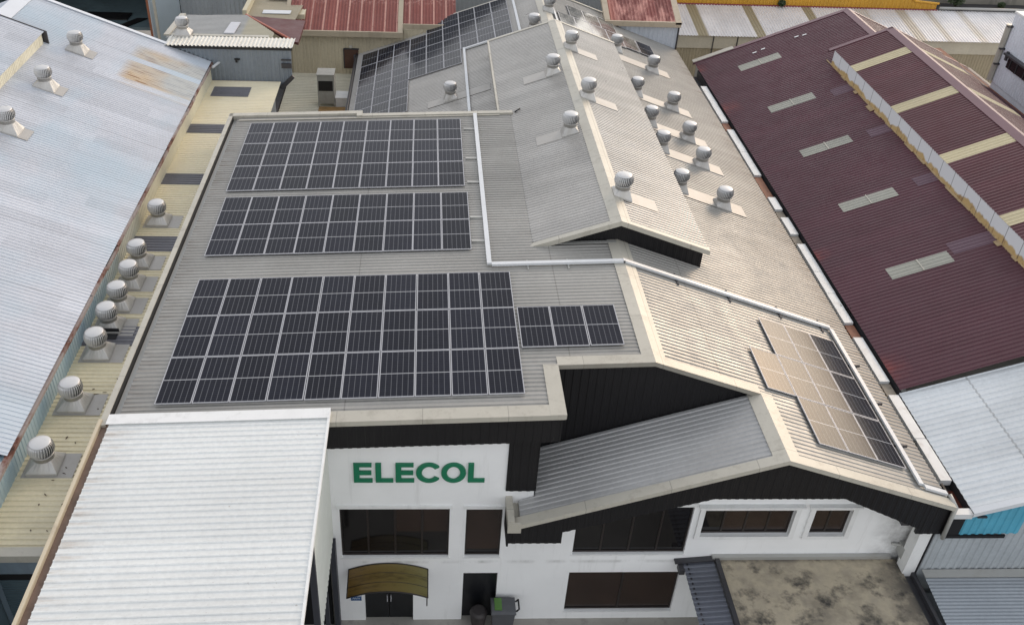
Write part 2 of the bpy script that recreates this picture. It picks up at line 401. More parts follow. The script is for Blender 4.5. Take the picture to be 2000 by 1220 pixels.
# ------------------------------------------------------------------ main factory
def factory():
    t = thing('factory_building', 'big grey roofed factory with white front, black gable cladding and a raised ridge monitor', 'factory', (3.5, 19.75, GROUND))
    # --- roofs
    m = MB()
    m.corr(on(zL, [(-8.5, 19.5), (3.9, 19.5), (3.9, 40.1), (-8.5, 40.1)]), YA, udir(zL, 0, 1), .19, .028)
    m.corr(on(zL, [(3.9, 21.7), (6.97, 21.7), (6.97, 28.5), (3.9, 28.5)]), YA, udir(zL, 0, 1), .19, .024, ph=19.5-21.7)
    part('roof', m, M['roof'], t, 'nearly flat grey ribbed roof carrying the large solar arrays')
    m = MB()
    U = udir(zR, 0, 1)
    m.corr(on(zR, [(6.97, 21.7), (10.43, 21.7), (10.43, 58.9), (6.97, 58.9)]), YA, U, .19, .028)
    m.corr(on(zR, [(10.43, 18.85), (15.85, 18.85), (15.85, 57.0), (12.0, 58.7), (10.43, 58.7)]), YA, U, .19, .024, ph=21.7-18.85)
    part('roof', m, M['roof'], t, 'long grey ribbed slope facing the maroon roof')
    m = MB()
    m.corr(on(zB, [(-4.2, 40.1), (6.97, 40.1), (6.97, 58.9), (-4.2, 58.9)]), YA, udir(zB, 0, 1), .19, .028)
    part('roof', m, M['roof_mon'], t, 'rear grey slope falling to the left behind the flat roof')
    m = MB(); U = udir(zG, 0, 1)
    m.corr(on(zG, [(3.46, 18.85), (10.43, 18.85), (10.43, 21.75), (3.46, 21.75)]), YA, U, .19, .026)
    m.corr(on(zG, [(2.95, 18.85), (3.46, 18.85), (3.46, 19.72), (2.95, 19.72)]), YA, U, .19, .026)
    part('roof', m, M['roof_low'], t, 'low front gable slope of shiny grey ribs under the black wall')
    # --- monitor
    mo = MB()
    mo.corr(on(zM, [(3.87, 28.45), (6.97, 28.45), (6.97, 50), (3.45, 50), (3.45, 40.1), (3.87, 40.1)]) if False else on(zM, [(3.87, 28.45), (6.97, 28.45), (6.97, 40.1), (3.87, 40.1)]), YA, udir(zB, 0, 1), .19, .028)
    mo.corr(on(zM, [(3.45, 40.1), (6.97, 40.1), (6.97, 50), (3.45, 50)]), YA, udir(zB, 0, 1), .19, .024, ph=28.45-40.1)
    mo.corr(on(zM, [(6.97, 28.45), (10.32, 28.45), (10.32, 50), (6.97, 50)]), YA, udir(zR, 0, 1), .19, .028)
    mon = part('monitor_roof', mo, M['roof_mon'], t, 'raised grey gabled monitor roof along the ridge')
    w_ = MB()
    w_.prism([(3.9, 28.75, zM(3.9)-.03), (6.97, 28.75, zM(6.97)-.03), (10.2, 28.75, zM(10.2)-.03), (10.2, 28.75, zR(10.2)+.02), (6.97, 28.75, -17.33), (3.9, 28.75, zL(3.9)+.0)], (0, -.06, 0))
    w_.corr([(6.97, 28.68, zM(6.97)-.03), (6.97, 28.68, -17.3), (4.0, 28.68, zL(4.0)+.04), (4.0, 28.68, zM(4.0)-.03)], (1, 0, 0), (0, 0, 1), .25, .014, off=.004)
    w_.corr([(6.97, 28.68, zM(6.97)-.03), (10.2, 28.68, zM(10.2)-.03), (10.2, 28.68, zR(10.2)+.03), (6.97, 28.68, -17.3)], (1, 0, 0), (0, 0, 1), .25, .014, off=.004)
    w_.box(10.17, 10.23, 28.75, 49.9, -18.6, -17.62); w_.box(3.5, 3.56, 40.2, 49.9, -18.65, -17.72)
    w_.prism([(3.56, 49.9, zM(3.56)-.05), (6.97, 49.9, zM(6.97)-.05), (10.17, 49.9, zM(10.17)-.05), (10.17, 49.9, -18.6), (6.97, 49.9, -17.3), (3.56, 49.9, -18.65)], (0, -.05, 0))
    part('monitor_wall', w_, M['black'], mon)
    c = MB()
    for fn, x0, x1 in ((zM, 6.60, 6.97), (zM, 6.97, 7.34)): c.slab(fn, x0, x1, 28.44, 50.02, .037, .055)
    part('ridge_capping', c, M['cap'], mon)
    c = MB()
    for x0, x1 in ((3.80, 6.97), (6.97, 10.36)):
        c.slab(zM, x0, x1, 28.40, 28.62, .038, .056); c.slab(zM, x0, x1, 28.38, 28.40, -.14, .056)
    for x0, x1 in ((3.4, 6.97), (6.97, 10.36)): c.slab(zM, x0, x1, 49.85, 50.06, .038, .060)
    c.box(3.36, 3.46, 40.15, 50.0, zM(3.45)-.12, zM(3.45)+.05)
    part('verge_capping', c, M['cap'], mon)
    # --- cappings of the main roofs
    c = MB()
    c.slab(zL, 6.60, 6.97, 21.62, 28.70, .037, .055); c.slab(zR, 6.97, 7.36, 21.62, 28.70, .037, .055)
    c.slab(zB, 6.60, 6.97, 50.0, 58.95, .037, .055); c.slab(zR, 6.97, 7.36, 50.0, 58.95, .037, .055)
    c.slab(zG, 10.05, 10.43, 18.78, 21.72, .042, .060); c.slab(zR, 10.43, 10.82, 18.78, 21.72, .037, .060)
    part('ridge_capping', c, M['cap'], t)
    c = MB()
    c.slab(zL, -8.6, 3.58, 19.42, 19.86, .038, .056); c.slab(zL, 3.58, 4.02, 19.42, 21.66, .038, .060)
    c.slab(zL, 4.02, 6.97, 21.62, 22.02, .038, .058); c.slab(zR, 6.97, 10.43, 21.62, 21.95, .038, .058)
    c.slab(zL, -8.6, 4.02, 19.40, 19.42, -.12, .056); c.slab(zL, 4.02, 6.97, 21.60, 21.62, -.10, .058); c.slab(zR, 6.97, 10.43, 21.60, 21.62, -.10, .058)
    c.slab(zL, 4.02, 4.04, 19.40, 21.62, -.10, .060)
    c.slab(zG, 2.55, 10.43, 18.72, 19.04, .043, .062); c.slab(zR, 10.43, 15.95, 18.72, 19.06, .038, .062)
    c.slab(zG, 2.55, 10.43, 18.70, 18.72, -.10, .062); c.slab(zR, 10.43, 15.95, 18.70, 18.72, -.10, .062)
    c.slab(zR, 6.97, 12.0, 58.75, 58.95, .038, .10)
    c.slab(zB, -4.25, 6.97, 58.8, 59.0, .038, .08)
    part('verge_capping', c, M['cap'], t)
    c = MB()                                            # upstand along the back edge of the flat roof
    c.slab(zL, -8.9, -2.86, 40.12, 40.42, -.3, .12); c.slab(zL, -3.1, -2.86, 39.85, 40.12, -.2, .13)
    c.slab(zL, -2.86, 4.0, 39.85, 40.12, -.3, .11); c.slab(zL, -8.4, 3.4, 39.72, 39.80, .04, .07)
    part('roof_upstand', c, M['cap'], t)
    c = MB()                                            # parapet and dark valley gutter on the left edge
    c.slab(zL, -8.92, -8.74, 19.5, 40.4, -.6, .12)
    part('parapet_capping', c, M['cap'], t)
    c = MB(); c.slab(zL, -8.72, -8.45, 19.6, 40.2, -.30, -.22); c.slab(zL, -8.74, -8.72, 19.6, 40.1, -.25, .09)  # thin upright plate paints the shade on the parapet's inner face
    part('valley_gutter', c, M['dark'], t)  # also holds the upright plate that paints the parapet shade
    c = MB(); c.box(-4.42, -4.18, 40.3, 58.9, -21.5, -21.33); c.tube([(-4.3, 40.4, -21.25), (-4.3, 58.6, -21.22)], .05)
    c.tube([(-4.42, 56.9, -21.2), (-4.42, 56.9, -25.5)], .06)
    part('eave_gutter', c, M['darkgrey'], t)
    # flashing where the monitor meets the flat roof
    c = MB(); c.slab(zL, 4.6, 6.9, 28.45, 28.6, .04, .07)
    part('flashing', c, M['capgrey'], t)
    # --- black cladding at the front
    k = MB()
    bot = lambda x: -18.83 + .043*(x+2.75)
    k.prism([(-2.72, 19.50, zL(-2.7)-.02), (3.96, 19.50, zL(3.96)-.02), (3.96, 19.50, bot(3.96)), (-2.72, 19.50, bot(-2.72))], (0, .22, 0))
    k.corr([(-2.72, 19.50, zL(-2.7)-.02), (3.96, 19.50, zL(3.96)-.02), (3.96, 19.50, bot(3.96)), (-2.72, 19.50, bot(-2.72))], (1, 0, 0), (0, 0, 1), .25, .014, off=.004)
    k.prism([(3.90, 19.72, zL(3.9)-.02), (3.90, 21.7, zL(3.9)-.02), (3.90, 21.7, bot(3.9)), (3.90, 19.72, bot(3.9))], (.06, 0, 0))
    k.box(2.53, 3.44, 19.70, 21.76, -20.76, -18.55)
    k.corr([(2.53, 19.70, -18.55), (3.44, 19.70, -18.55), (3.44, 19.70, -20.76), (2.53, 19.70, -20.76)], (1, 0, 0), (0, 0, 1), .25, .014, off=.004)
    gp = [(3.44, 21.8, zL(3.44)-.05), (6.97, 21.8, -17.41), (10.43, 21.8, zR(10.43)-.03), (3.44, 21.8, zG(3.44)-.05)]
    k.prism(gp, (0, .12, 0))
    k.corr([gp[0], gp[1], (6.97, 21.8, zG(6.97)), gp[3]], (1, 0, 0), (0, 0, 1), .25, .014, off=.004)
    k.corr([gp[1], gp[2], (6.97, 21.8, zG(6.97))], (1, 0, 0), (0, 0, 1), .25, .014, off=.004)
    part('gable_cladding', k, M['black'], t, 'black ribbed cladding above and beside the lettered wall')
    k = MB()
    def strip(x0, x1, b0, b1):
        fn = zG if x1 <= 10.44 else zR
        q = [(x0, 18.92, fn(x0)-.02), (x1, 18.92, fn(x1)-.02), (x1, 18.92, b1), (x0, 18.92, b0)]
        k.prism(q, (0, .10, 0)); k.corr(q, (1, 0, 0), (0, 0, 1), .25, .014, off=.004)
    for a in ((2.62, 4.25, -22.2, -22.2), (4.25, 8.63, -21.71, -20.29), (8.63, 10.43, -20.29, -20.29), (10.43, 12.57, -20.29, -20.29), (12.57, 15.2, -20.29, -21.6), (15.2, 15.98, -21.84, -21.84)): strip(*a)
    k.box(2.56, 2.62, 18.8, 19.7, -22.2, -21.15); k.box(15.98, 16.04, 18.85, 19.8, -21.84, -20.55)
    part('gable_cladding', k, M['black'], t, 'black ribbed band under the lower front gable')
    # --- white front wall with real openings
    wins = [(-2.5, .87, -23.8, -21.57), (1.38, 2.5, -23.8, -21.59), (4.84, 8.47, -23.70, -21.52), (8.81, 11.68, -22.81, -21.60), (12.3, 13.5, -22.81, -21.60), (4.84, 8.5, -26.6, -24.6)]
    doors = [(1.38, 2.5, GROUND, -24.6), (-1.84, -.25, GROUND, -25.0)]
    holes = wins + doors
    xs = sorted({-2.74, 15.75} | {v for h in holes for v in h[:2]}); zs = sorted({GROUND, -21.4} | {v for h in holes for v in h[2:]})
    wl = MB()
    for x0, x1 in zip(xs, xs[1:]):
        run = None
        cells = []
        for z0, z1 in zip(zs, zs[1:]):
            cx, cz = (x0+x1)/2, (z0+z1)/2
            solid = not any(h[0] < cx < h[1] and h[2] < cz < h[3] for h in holes)
            if solid: run = (run[0], z1) if run else (z0, z1)
            if not solid and run: cells.append(run); run = None
        if run: cells.append(run)
        for z0, z1 in cells: wl.box(x0, x1, 19.75, 20.0, z0, z1)
    wl.prism([(-2.74, 19.75, -21.4), (3.4, 19.75, -21.4), (3.4, 19.75, -18.5), (-2.74, 19.75, -18.5)], (0, .25, 0))
    wl.prism([(3.4, 19.75, -21.4), (15.75, 19.75, -21.4), (15.75, 19.75, -20.62), (10.43, 19.75, -18.75), (3.4, 19.75, -21.2)], (0, .25, 0))
    part('wall', wl, M['white'], t, 'white rendered front wall')
    s_ = MB()
    s_.box(-8.7, -8.5, 19.7, 40.2, GROUND, -18.15); s_.box(15.6, 15.78, 20.0, 57.0, GROUND, -20.6)
    s_.box(-4.2, -4.0, 40.3, 58.7, GROUND, -21.4); s_.box(-8.5, 4, 40.0, 40.1, GROUND, -18.1)
    s_.prism([(-4.0, 58.7, GROUND), (15.6, 58.7, GROUND), (15.6, 58.7, -20.7), (6.97, 58.7, -17.5), (-4.0, 58.7, -21.4)], (0, -.2, 0))
    s_.box(-8.5, -2.74, 19.75, 20.0, GROUND, -18.2)
    part('wall', s_, M['capgrey'], t, 'side and rear walls')
    # interior backing so openings read dark
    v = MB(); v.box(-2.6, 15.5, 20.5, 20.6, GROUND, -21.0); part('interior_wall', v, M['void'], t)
    # --- windows
    lites = [4, 1, 4, 4, 2, 2]
    blinds = [[(.0, 0, 1), None, (.45, .45, 1), (.45, .45, 1)], [(.08, .08, 1)], [None]*4, [None, (0, .05, 1), (0, .05, 1), (0, .05, 1)], [(0, .05, 1)]*2, [(0, .02, 1)]*2]
    for (x0, x1, z0, z1), n, bl in zip(wins, lites, blinds):
        f = MB(); e = .045; yy = 19.84
        f.box(x0, x1, yy, yy+.07, z0, z0+.07); f.box(x0, x1, yy, yy+.07, z1-e, z1)
        f.box(x0, x0+e, yy, yy+.07, z0+.07, z1-e); f.box(x1-e, x1, yy, yy+.07, z0+.07, z1-e)
        wpart = part('window', f, M['frame'], t)
        lw = (x1-x0)/n
        for i in range(1, n):
            q = MB(); q.box(x0+i*lw-.03, x0+i*lw+.03, yy+.004, yy+.066, z0+.07, z1-e); part('mullion', q, M['frame'], wpart)
        for i in range(n):
            q = MB(); a, b = x0+i*lw+.02, x0+(i+1)*lw-.02; q.box(a, b, yy+.03, yy+.045, z0+.05, z1-.02); part('pane', q, M['glass'], wpart)
            if bl[i] and not (n == 4 and i == 0 and x0 < 0):
                h = z1-z0; q = MB(); q.box(a+.02, b-.02, yy+.022, yy+.0295, z0+.07+h*bl[i][1], z1-e); part('blind', q, M['blind'], wpart)
        hd = MB()
        if x0 in (8.81, 12.3):                         # raised white surround and hood
            o = .16
            hd.box(x0-o, x1+o, 19.66, 19.75, z0-.13, z0); hd.box(x0-o, x1+o, 19.66, 19.75, z1, z1+.13)
            hd.box(x0-o, x0, 19.66, 19.75, z0, z1); hd.box(x1, x1+o, 19.66, 19.75, z0, z1)
            hd.box(x0-o-.08, x1+o+.08, 19.58, 19.75, z1+.134, z1+.19)
        elif z1 > -22:
            hd.box(x0-.08, x1+.08, 19.70, 19.75, z1+.03, z1+.16); hd.box(x0-.04, x1+.04, 19.72, 19.75, z0-.06, z0-.01)
        else: hd.box(x0-.03, x1+.03, 19.72, 19.75, z0-.05, z0-.01)
        part('window_surround', hd, M['trim'], wpart)
    # doors
    q = MB(); q.box(1.38, 2.5, 19.9, 19.95, GROUND, -24.6); part('door', q, M['dooring'], t)
    q = MB(); q.box(-1.84, -1.055, 19.86, 19.91, GROUND, -25.0); q.box(-1.035, -.25, 19.86, 19.91, GROUND, -25.0)
    d = part('door', q, M['dooring'], t, 'black double door under the arched awning')
    q = MB(); q.box(-1.12, -1.09, 19.80, 19.86, -26.1, -25.8); q.box(-1.0, -.97, 19.80, 19.86, -26.1, -25.8); part('handle', q, M['alu'], d)
    # corner gutter head beside the lower gable, right end pieces
    q = MB(); q.box(2.55, 2.75, 18.72, 20.35, -21.35, -21.02); q.box(2.75, 2.95, 18.8, 20.3, -21.4, -21.33); q.box(2.55, 2.95, 18.66, 18.72, -21.45, -21.05)
    part('gutter', q, M['cap'], t)
    q = MB(); q.tube([(15.62, 19.55, -21.9), (15.62, 19.6, -23.1), (15.62, 19.6, GROUND)], .07, 10); q.box(15.45, 15.72, 19.35, 19.74, -23.55, -23.1)
    q.tube([(15.2, 19.7, -23.2), (15.62, 19.6, -23.2)], .05)
    part('downpipe', q, M['capgrey'], t)
    q = MB(); q.box(15.1, 15.34, 19.5, 19.72, -22.13, -21.97); q.box(15.18, 15.26, 19.68, 19.75, -22.1, -21.9)
    part('security_light', q, M['darkgrey'], t)
factory()

# ------------------------------------------------------------------ sign lettering
def lettering():
    g = M['green'] = paint_mat('green_sign_paint', hexc(22, 118, 84), .35, 0, .06, 2)
    x0, z0, h = -2.0, -20.38, .76
    t = thing('wall_sign', 'green raised ELECOL lettering on the white wall above the windows', 'sign', (x0, 19.75, z0))
    sw = .148
    def bars(lst):
        m = MB()
        for a in lst: m.box(a[0], a[1], 19.68, 19.749, a[2], a[3])
        return m
    def E_(x, w): return bars([(x, x+sw+.02, z0, z0+h), (x+sw+.02, x+w, z0, z0+sw-.02), (x+sw+.02, x+w-.02, z0+h-sw+.02, z0+h), (x+sw+.02, x+w-.03, z0+h/2-.07, z0+h/2+.07)])
    def L_(x, w): return bars([(x, x+sw+.02, z0, z0+h), (x+sw+.02, x+w, z0, z0+sw-.02)])
    def ring(cx, rx, a0, a1, n=40):
        m = MB(); rz = h/2+.012; cz = z0+h/2
        full = abs(a1-a0) > 359; ang = [R(a0+(a1-a0)*i/n) for i in range(n+1)]
        ix, iz = rx-sw-.02, rz-sw+.025
        for a, b in zip(ang, ang[1:]):
            q = [(cx+rx*math.cos(a), cz+rz*math.sin(a)), (cx+rx*math.cos(b), cz+rz*math.sin(b)), (cx+ix*math.cos(b), cz+iz*math.sin(b)), (cx+ix*math.cos(a), cz+iz*math.sin(a))]
            m.hexa([(p[0], 19.68, p[1]) for p in q], [(p[0], 19.749, p[1]) for p in q])
        return m
    for m in (E_(-2.0, .55), L_(-1.36, .52), E_(-.77, .55), ring(.215, .385, 38, 322), ring(.94, .366, 0, 360), L_(1.37, .50)):
        part('letter', m, g, t)
lettering()

# ------------------------------------------------------------------ solar panels
def solar():
    W, L = 1.035, 2.10
    def proto(mat, label):
        t = thing('solar_panel', label, 'solar panel', (0, 0, 0), 'solar panels on the factory roof')
        f = MB(); e = .022; a, b = .075, .11
        f.box(0, W, 0, e, a, b); f.box(0, W, L-e, L, a, b); f.box(0, e, e, L-e, a, b); f.box(W-e, W, e, L-e, a, b)
        part('panel_frame', f, M['alu'], t)
        g = MB(); g.box(e, W-e, e, L-e, a+.004, b-.004); part('panel_glass', g, mat, t)
        r = MB()
        for y in (.45, L-.45): r.box(0.0, W, y-.02, y+.02, .036, a)
        part('mounting_rail', r, M['galv'], t)
        return t
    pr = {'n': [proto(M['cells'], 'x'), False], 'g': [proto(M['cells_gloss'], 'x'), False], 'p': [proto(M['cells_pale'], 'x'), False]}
    def put(kind, x, y, fn, label):
        m = fn(1.0)-fn(0.0) if fn is not zR else -.3515
        z = fn(x); rot = (0, -math.atan(m), 0); p = pr[kind]
        jx, jy, jr = random.uniform(-.004, .004), random.uniform(-.005, .005), random.uniform(-.0012, .0012)
        rot = (random.uniform(-.003, .003), rot[1]+random.uniform(-.003, .003), jr)
        if not p[1]:
            p[1] = True; o = p[0]; o.location = (x+jx, y+jy, z+EYE); o.rotation_euler = rot; o['label'] = label
        else: dup(p[0], (x+jx, y+jy, z), label, rot)
    rows3 = ['front', 'middle', 'back']
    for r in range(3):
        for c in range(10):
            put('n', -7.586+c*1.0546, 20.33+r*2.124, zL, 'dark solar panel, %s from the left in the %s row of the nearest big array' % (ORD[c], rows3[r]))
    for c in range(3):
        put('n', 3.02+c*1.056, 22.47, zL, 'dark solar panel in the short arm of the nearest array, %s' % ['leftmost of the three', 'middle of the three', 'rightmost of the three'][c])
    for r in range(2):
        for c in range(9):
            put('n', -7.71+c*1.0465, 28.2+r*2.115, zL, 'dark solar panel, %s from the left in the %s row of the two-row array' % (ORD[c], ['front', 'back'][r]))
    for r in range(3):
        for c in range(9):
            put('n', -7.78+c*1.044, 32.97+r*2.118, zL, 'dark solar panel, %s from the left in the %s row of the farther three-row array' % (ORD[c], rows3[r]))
    # right slope
    dx = .995
    for r in range(3):
        for c in range(3):
            nm = ['orange-glinting', 'bronze-glinting', 'dark'][c]
            put('n' if c == 2 else 'g', 11.75+c*dx, 19.86+r*2.135, zR, '%s solar panel in the block above the front gable, %s column, %s row' % (nm, ['left', 'middle', 'right'][c], rows3[r]))  # glinting and dark reflections are set by column through the cell material
    put('g', 11.75-dx, 19.86+2.135, zR, 'orange-glinting solar panel sticking out alone on the left of the block above the front gable')
    # rear left slope
    dx = .985
    spec = [(45.85, 0, 3, 'nearest'), (47.98, 0, 3, 'second nearest'), (50.2, 0, 6, 'third nearest'), (52.35, 0, 9, 'fourth nearest'), (54.5, 0, 9, 'second farthest'), (56.65, 4, 9, 'farthest')]
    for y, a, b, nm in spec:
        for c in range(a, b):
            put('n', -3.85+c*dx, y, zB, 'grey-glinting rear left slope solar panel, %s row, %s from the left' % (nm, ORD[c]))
    # rear right slope
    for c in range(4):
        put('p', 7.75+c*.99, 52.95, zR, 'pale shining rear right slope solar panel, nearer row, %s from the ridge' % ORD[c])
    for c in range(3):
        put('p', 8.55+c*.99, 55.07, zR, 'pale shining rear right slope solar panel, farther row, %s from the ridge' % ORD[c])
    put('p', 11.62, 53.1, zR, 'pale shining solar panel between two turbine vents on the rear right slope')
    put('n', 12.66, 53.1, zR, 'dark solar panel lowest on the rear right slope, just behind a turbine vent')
solar()

# ------------------------------------------------------------------ turbine vents
def vents():
    galv = paint_mat('vent_aluminium', hexc(206, 206, 206), .38, .35, .06, 3, obj=True)
    skirtm = paint_mat('vent_skirt_sheet', hexc(196, 194, 190), .42, .35, .10, 2, (.30, .28, .25), .35, obj=True, rnd=.12)
    inner = paint_mat('vent_inside', (.10, .10, .10), .7)
    flash = paint_mat('flashing_sheet', hexc(174, 171, 166), .45, .2, .07, .8, (.28, .25, .2), .4, rnd=.06)
    protos = {}
    def make(slope):
        t = thing('turbine_vent', 'x', 'roof vent', (0, 0, 0), 'turbine vents on the roofs')
        n = 24; s = .35 if abs(slope) == .3515 else .42; m = MB()
        ring0 = []; ring1 = []
        for j in range(n):
            a = 2*math.pi*j/n; c, q = math.cos(a), math.sin(a); k = s/max(abs(c), abs(q))
            x, y = k*c, k*q; ring0.append((x, y, slope*x-.02)); ring1.append((.275*c, .275*q, .34))
        low = [(x, y, z+.10) for x, y, z in ring0]
        for A, B in ((ring0, low), (low, ring1)):
            for j in range(n): m.face([A[j], A[(j+1) % n], B[(j+1) % n], B[j]])
        m.face(list(ring1))
        part('base_skirt', m, skirtm, t)
        m = MB(); m.lathe((0, 0, 0), [(.28, .32), (.28, .46), (.30, .46), (.30, .49), (.27, .49)], 28); part('neck', m, skirtm, t)
        m = MB(); m.lathe((0, 0, 0), [(.23, .49), (.29, .62), (.27, .76), (.16, .86)], 20); core = part('turbine_core', m, inner, t)
        m = MB(); nb = 30
        prof = [(.275, .485), (.335, .55), (.362, .64), (.355, .73), (.335, .805), (.285, .862)]
        for b in range(nb):
            for (r0, z0), (r1, z1) in zip(prof, prof[1:]):
                def pt(r, z, o, inn):
                    a = 2*math.pi*(b+o)/nb + (z-.65)*.35; rr = r-(.045 if inn else 0)
                    return (rr*math.cos(a), rr*math.sin(a), z)
                m.face([pt(r0, z0, 0, 0), pt(r0, z0, .62, 1), pt(r1, z1, .62, 1), pt(r1, z1, 0, 0)], 0, False)
                m.face([pt(r0, z0, -.30, 0), pt(r0, z0, 0, 0), pt(r1, z1, 0, 0), pt(r1, z1, -.30, 0)], 0, False)
        part('turbine_vanes', m, galv, t)
        m = MB(); m.lathe((0, 0, 0), [(.29, .855), (.296, .872), (.27, .892), (.16, .915), (.03, .924)], 28); part('top_cap', m, galv, t)
        return t
    def vent(x, y, z, slope, label):
        p = protos.get(slope)
        if p is None:
            p = protos[slope] = make(slope); p.location = (x, y, z+EYE); p['label'] = label; p.rotation_euler = (0, 0, 0); return p
        o = dup(p, (x, y, z), label, (random.uniform(-.02, .02), random.uniform(-.02, .02), random.uniform(-.03, .03)))
        for ch in o.children:
            if ch.name.startswith('turbine'): ch.rotation_euler = (random.uniform(-.03, .03), random.uniform(-.03, .03), random.uniform(0, 6.28))
        return o
    def flashing(fn, x0, x1, y, label, wd=.45):
        m = MB(); m.slab(fn, x0, x1, y-wd, y+wd, .038, .046)
        tag(m.build('flashing_sheet', flash, None, ((x0+x1)/2, y-wd, fn((x0+x1)/2))), label, 'flashing', 'flashing sheets under the vents')
    S = .3515
    far = ['nearest', 'second nearest', 'third nearest', 'fourth nearest', 'farthest']
    rows = [35.15, 39.0, 41.82, 45.5, 51.4]
    for i, y in enumerate(rows):
        yl = y + (.6 if i == 4 else .1); yr = y - (.75 if i == 4 else .1)
        vent(10.92, yl, zR(10.92), -S, 'right slope turbine vent in the upslope file beside the monitor edge, %s pair' % far[i])
        vent(12.88, yr, zR(12.88), -S, 'right slope turbine vent in the lower file toward the maroon roof, %s pair' % far[i])
        flashing(zR, 10.55, 13.95, (yl+yr)/2 if i < 4 else 50.9, 'long pale flashing strip joining the %s vent pair on the right slope' % far[i], .47)
    for y, l in ((30.6, 'largest looking turbine vent, nearest on the sunlit side of the monitor ridge'), (39.8, 'turbine vent midway along the sunlit side of the monitor ridge'), (46.05, 'turbine vent near the far gable on the sunlit side of the monitor ridge')):
        vent(7.36, y, zM(7.36), -S, l); flashing(zM, 7.36, 8.75, y, 'pale flashing sheet below the %s' % l.split(',')[0].replace('largest looking ', 'nearest ridge ').replace('near the far gable on', 'farthest along'), .42)
    for y, l in ((36.4, 'nearer'), (43.1, 'farther')):
        vent(6.12, y, zM(6.12), S, '%s turbine vent on the shaded left side of the monitor ridge' % l); flashing(zM, 4.75, 6.1, y, 'pale flashing sheet left of the %s vent on the shaded monitor slope' % l, .42)
    vent(1.31, 45.95, zB(1.31), S, 'lone turbine vent on the rear left slope in front of the solar panels')
    flashing(zB, .15, 3.35, 45.9, 'long pale flashing strip under the lone vent on the rear left slope', .42)
    vent(6.1, 52.0, zB(6.1), S, 'turbine vent on the rear ridge just behind the monitor gable')
    vent(7.2, 54.6, zR(7.2), -S, 'turbine vent at the very back of the rear ridge')
    yl = [32.73, 29.71, 28.3, 26.95, 25.71, 24.28, 21.78, 19.21]
    names = ['farthest', 'second farthest', 'third farthest', 'fourth farthest', 'fourth nearest', 'third nearest', 'second nearest', 'nearest']
    for i, (y, nm) in enumerate(zip(yl, names)):
        x = -10.5 + random.uniform(-.03, .03)
        vent(x, y, -19.2, 0.0, 'turbine vent on the cream lean-to roof with a black patch at its skirt' if i == 4 else '%s turbine vent of the line on the cream lean-to roof' % nm)
        m = MB(); m.box(x-.55, x+.85, y-.48, y+.48, -19.215, -19.20)
        tag(m.build('flashing_sheet', flash, None, (x, y, -19.21)), '%s grey flashing sheet of the line on the cream lean-to roof' % nm, 'flashing', 'flashing sheets under the vents')
    zN = lambda x: -18.2-.38*(x+11.2)
    for i, (y, nm) in enumerate(((43.4, 'farthest'), (39.0, 'middle'), (34.65, 'nearest'))):
        vent(-16.3, y, zN(-16.3), -.38, '%s of three turbine vents on the pale blue roof at the left' % nm)
        flashing(zN, -16.6, -15.55, y, '%s pale flashing sheet under a vent on the pale blue roof' % nm, .42)
    vent(-12.73, 49.0, -17.33, 0.0, 'small turbine vent on the grey flat roof behind the blue-grey wall')
vents()

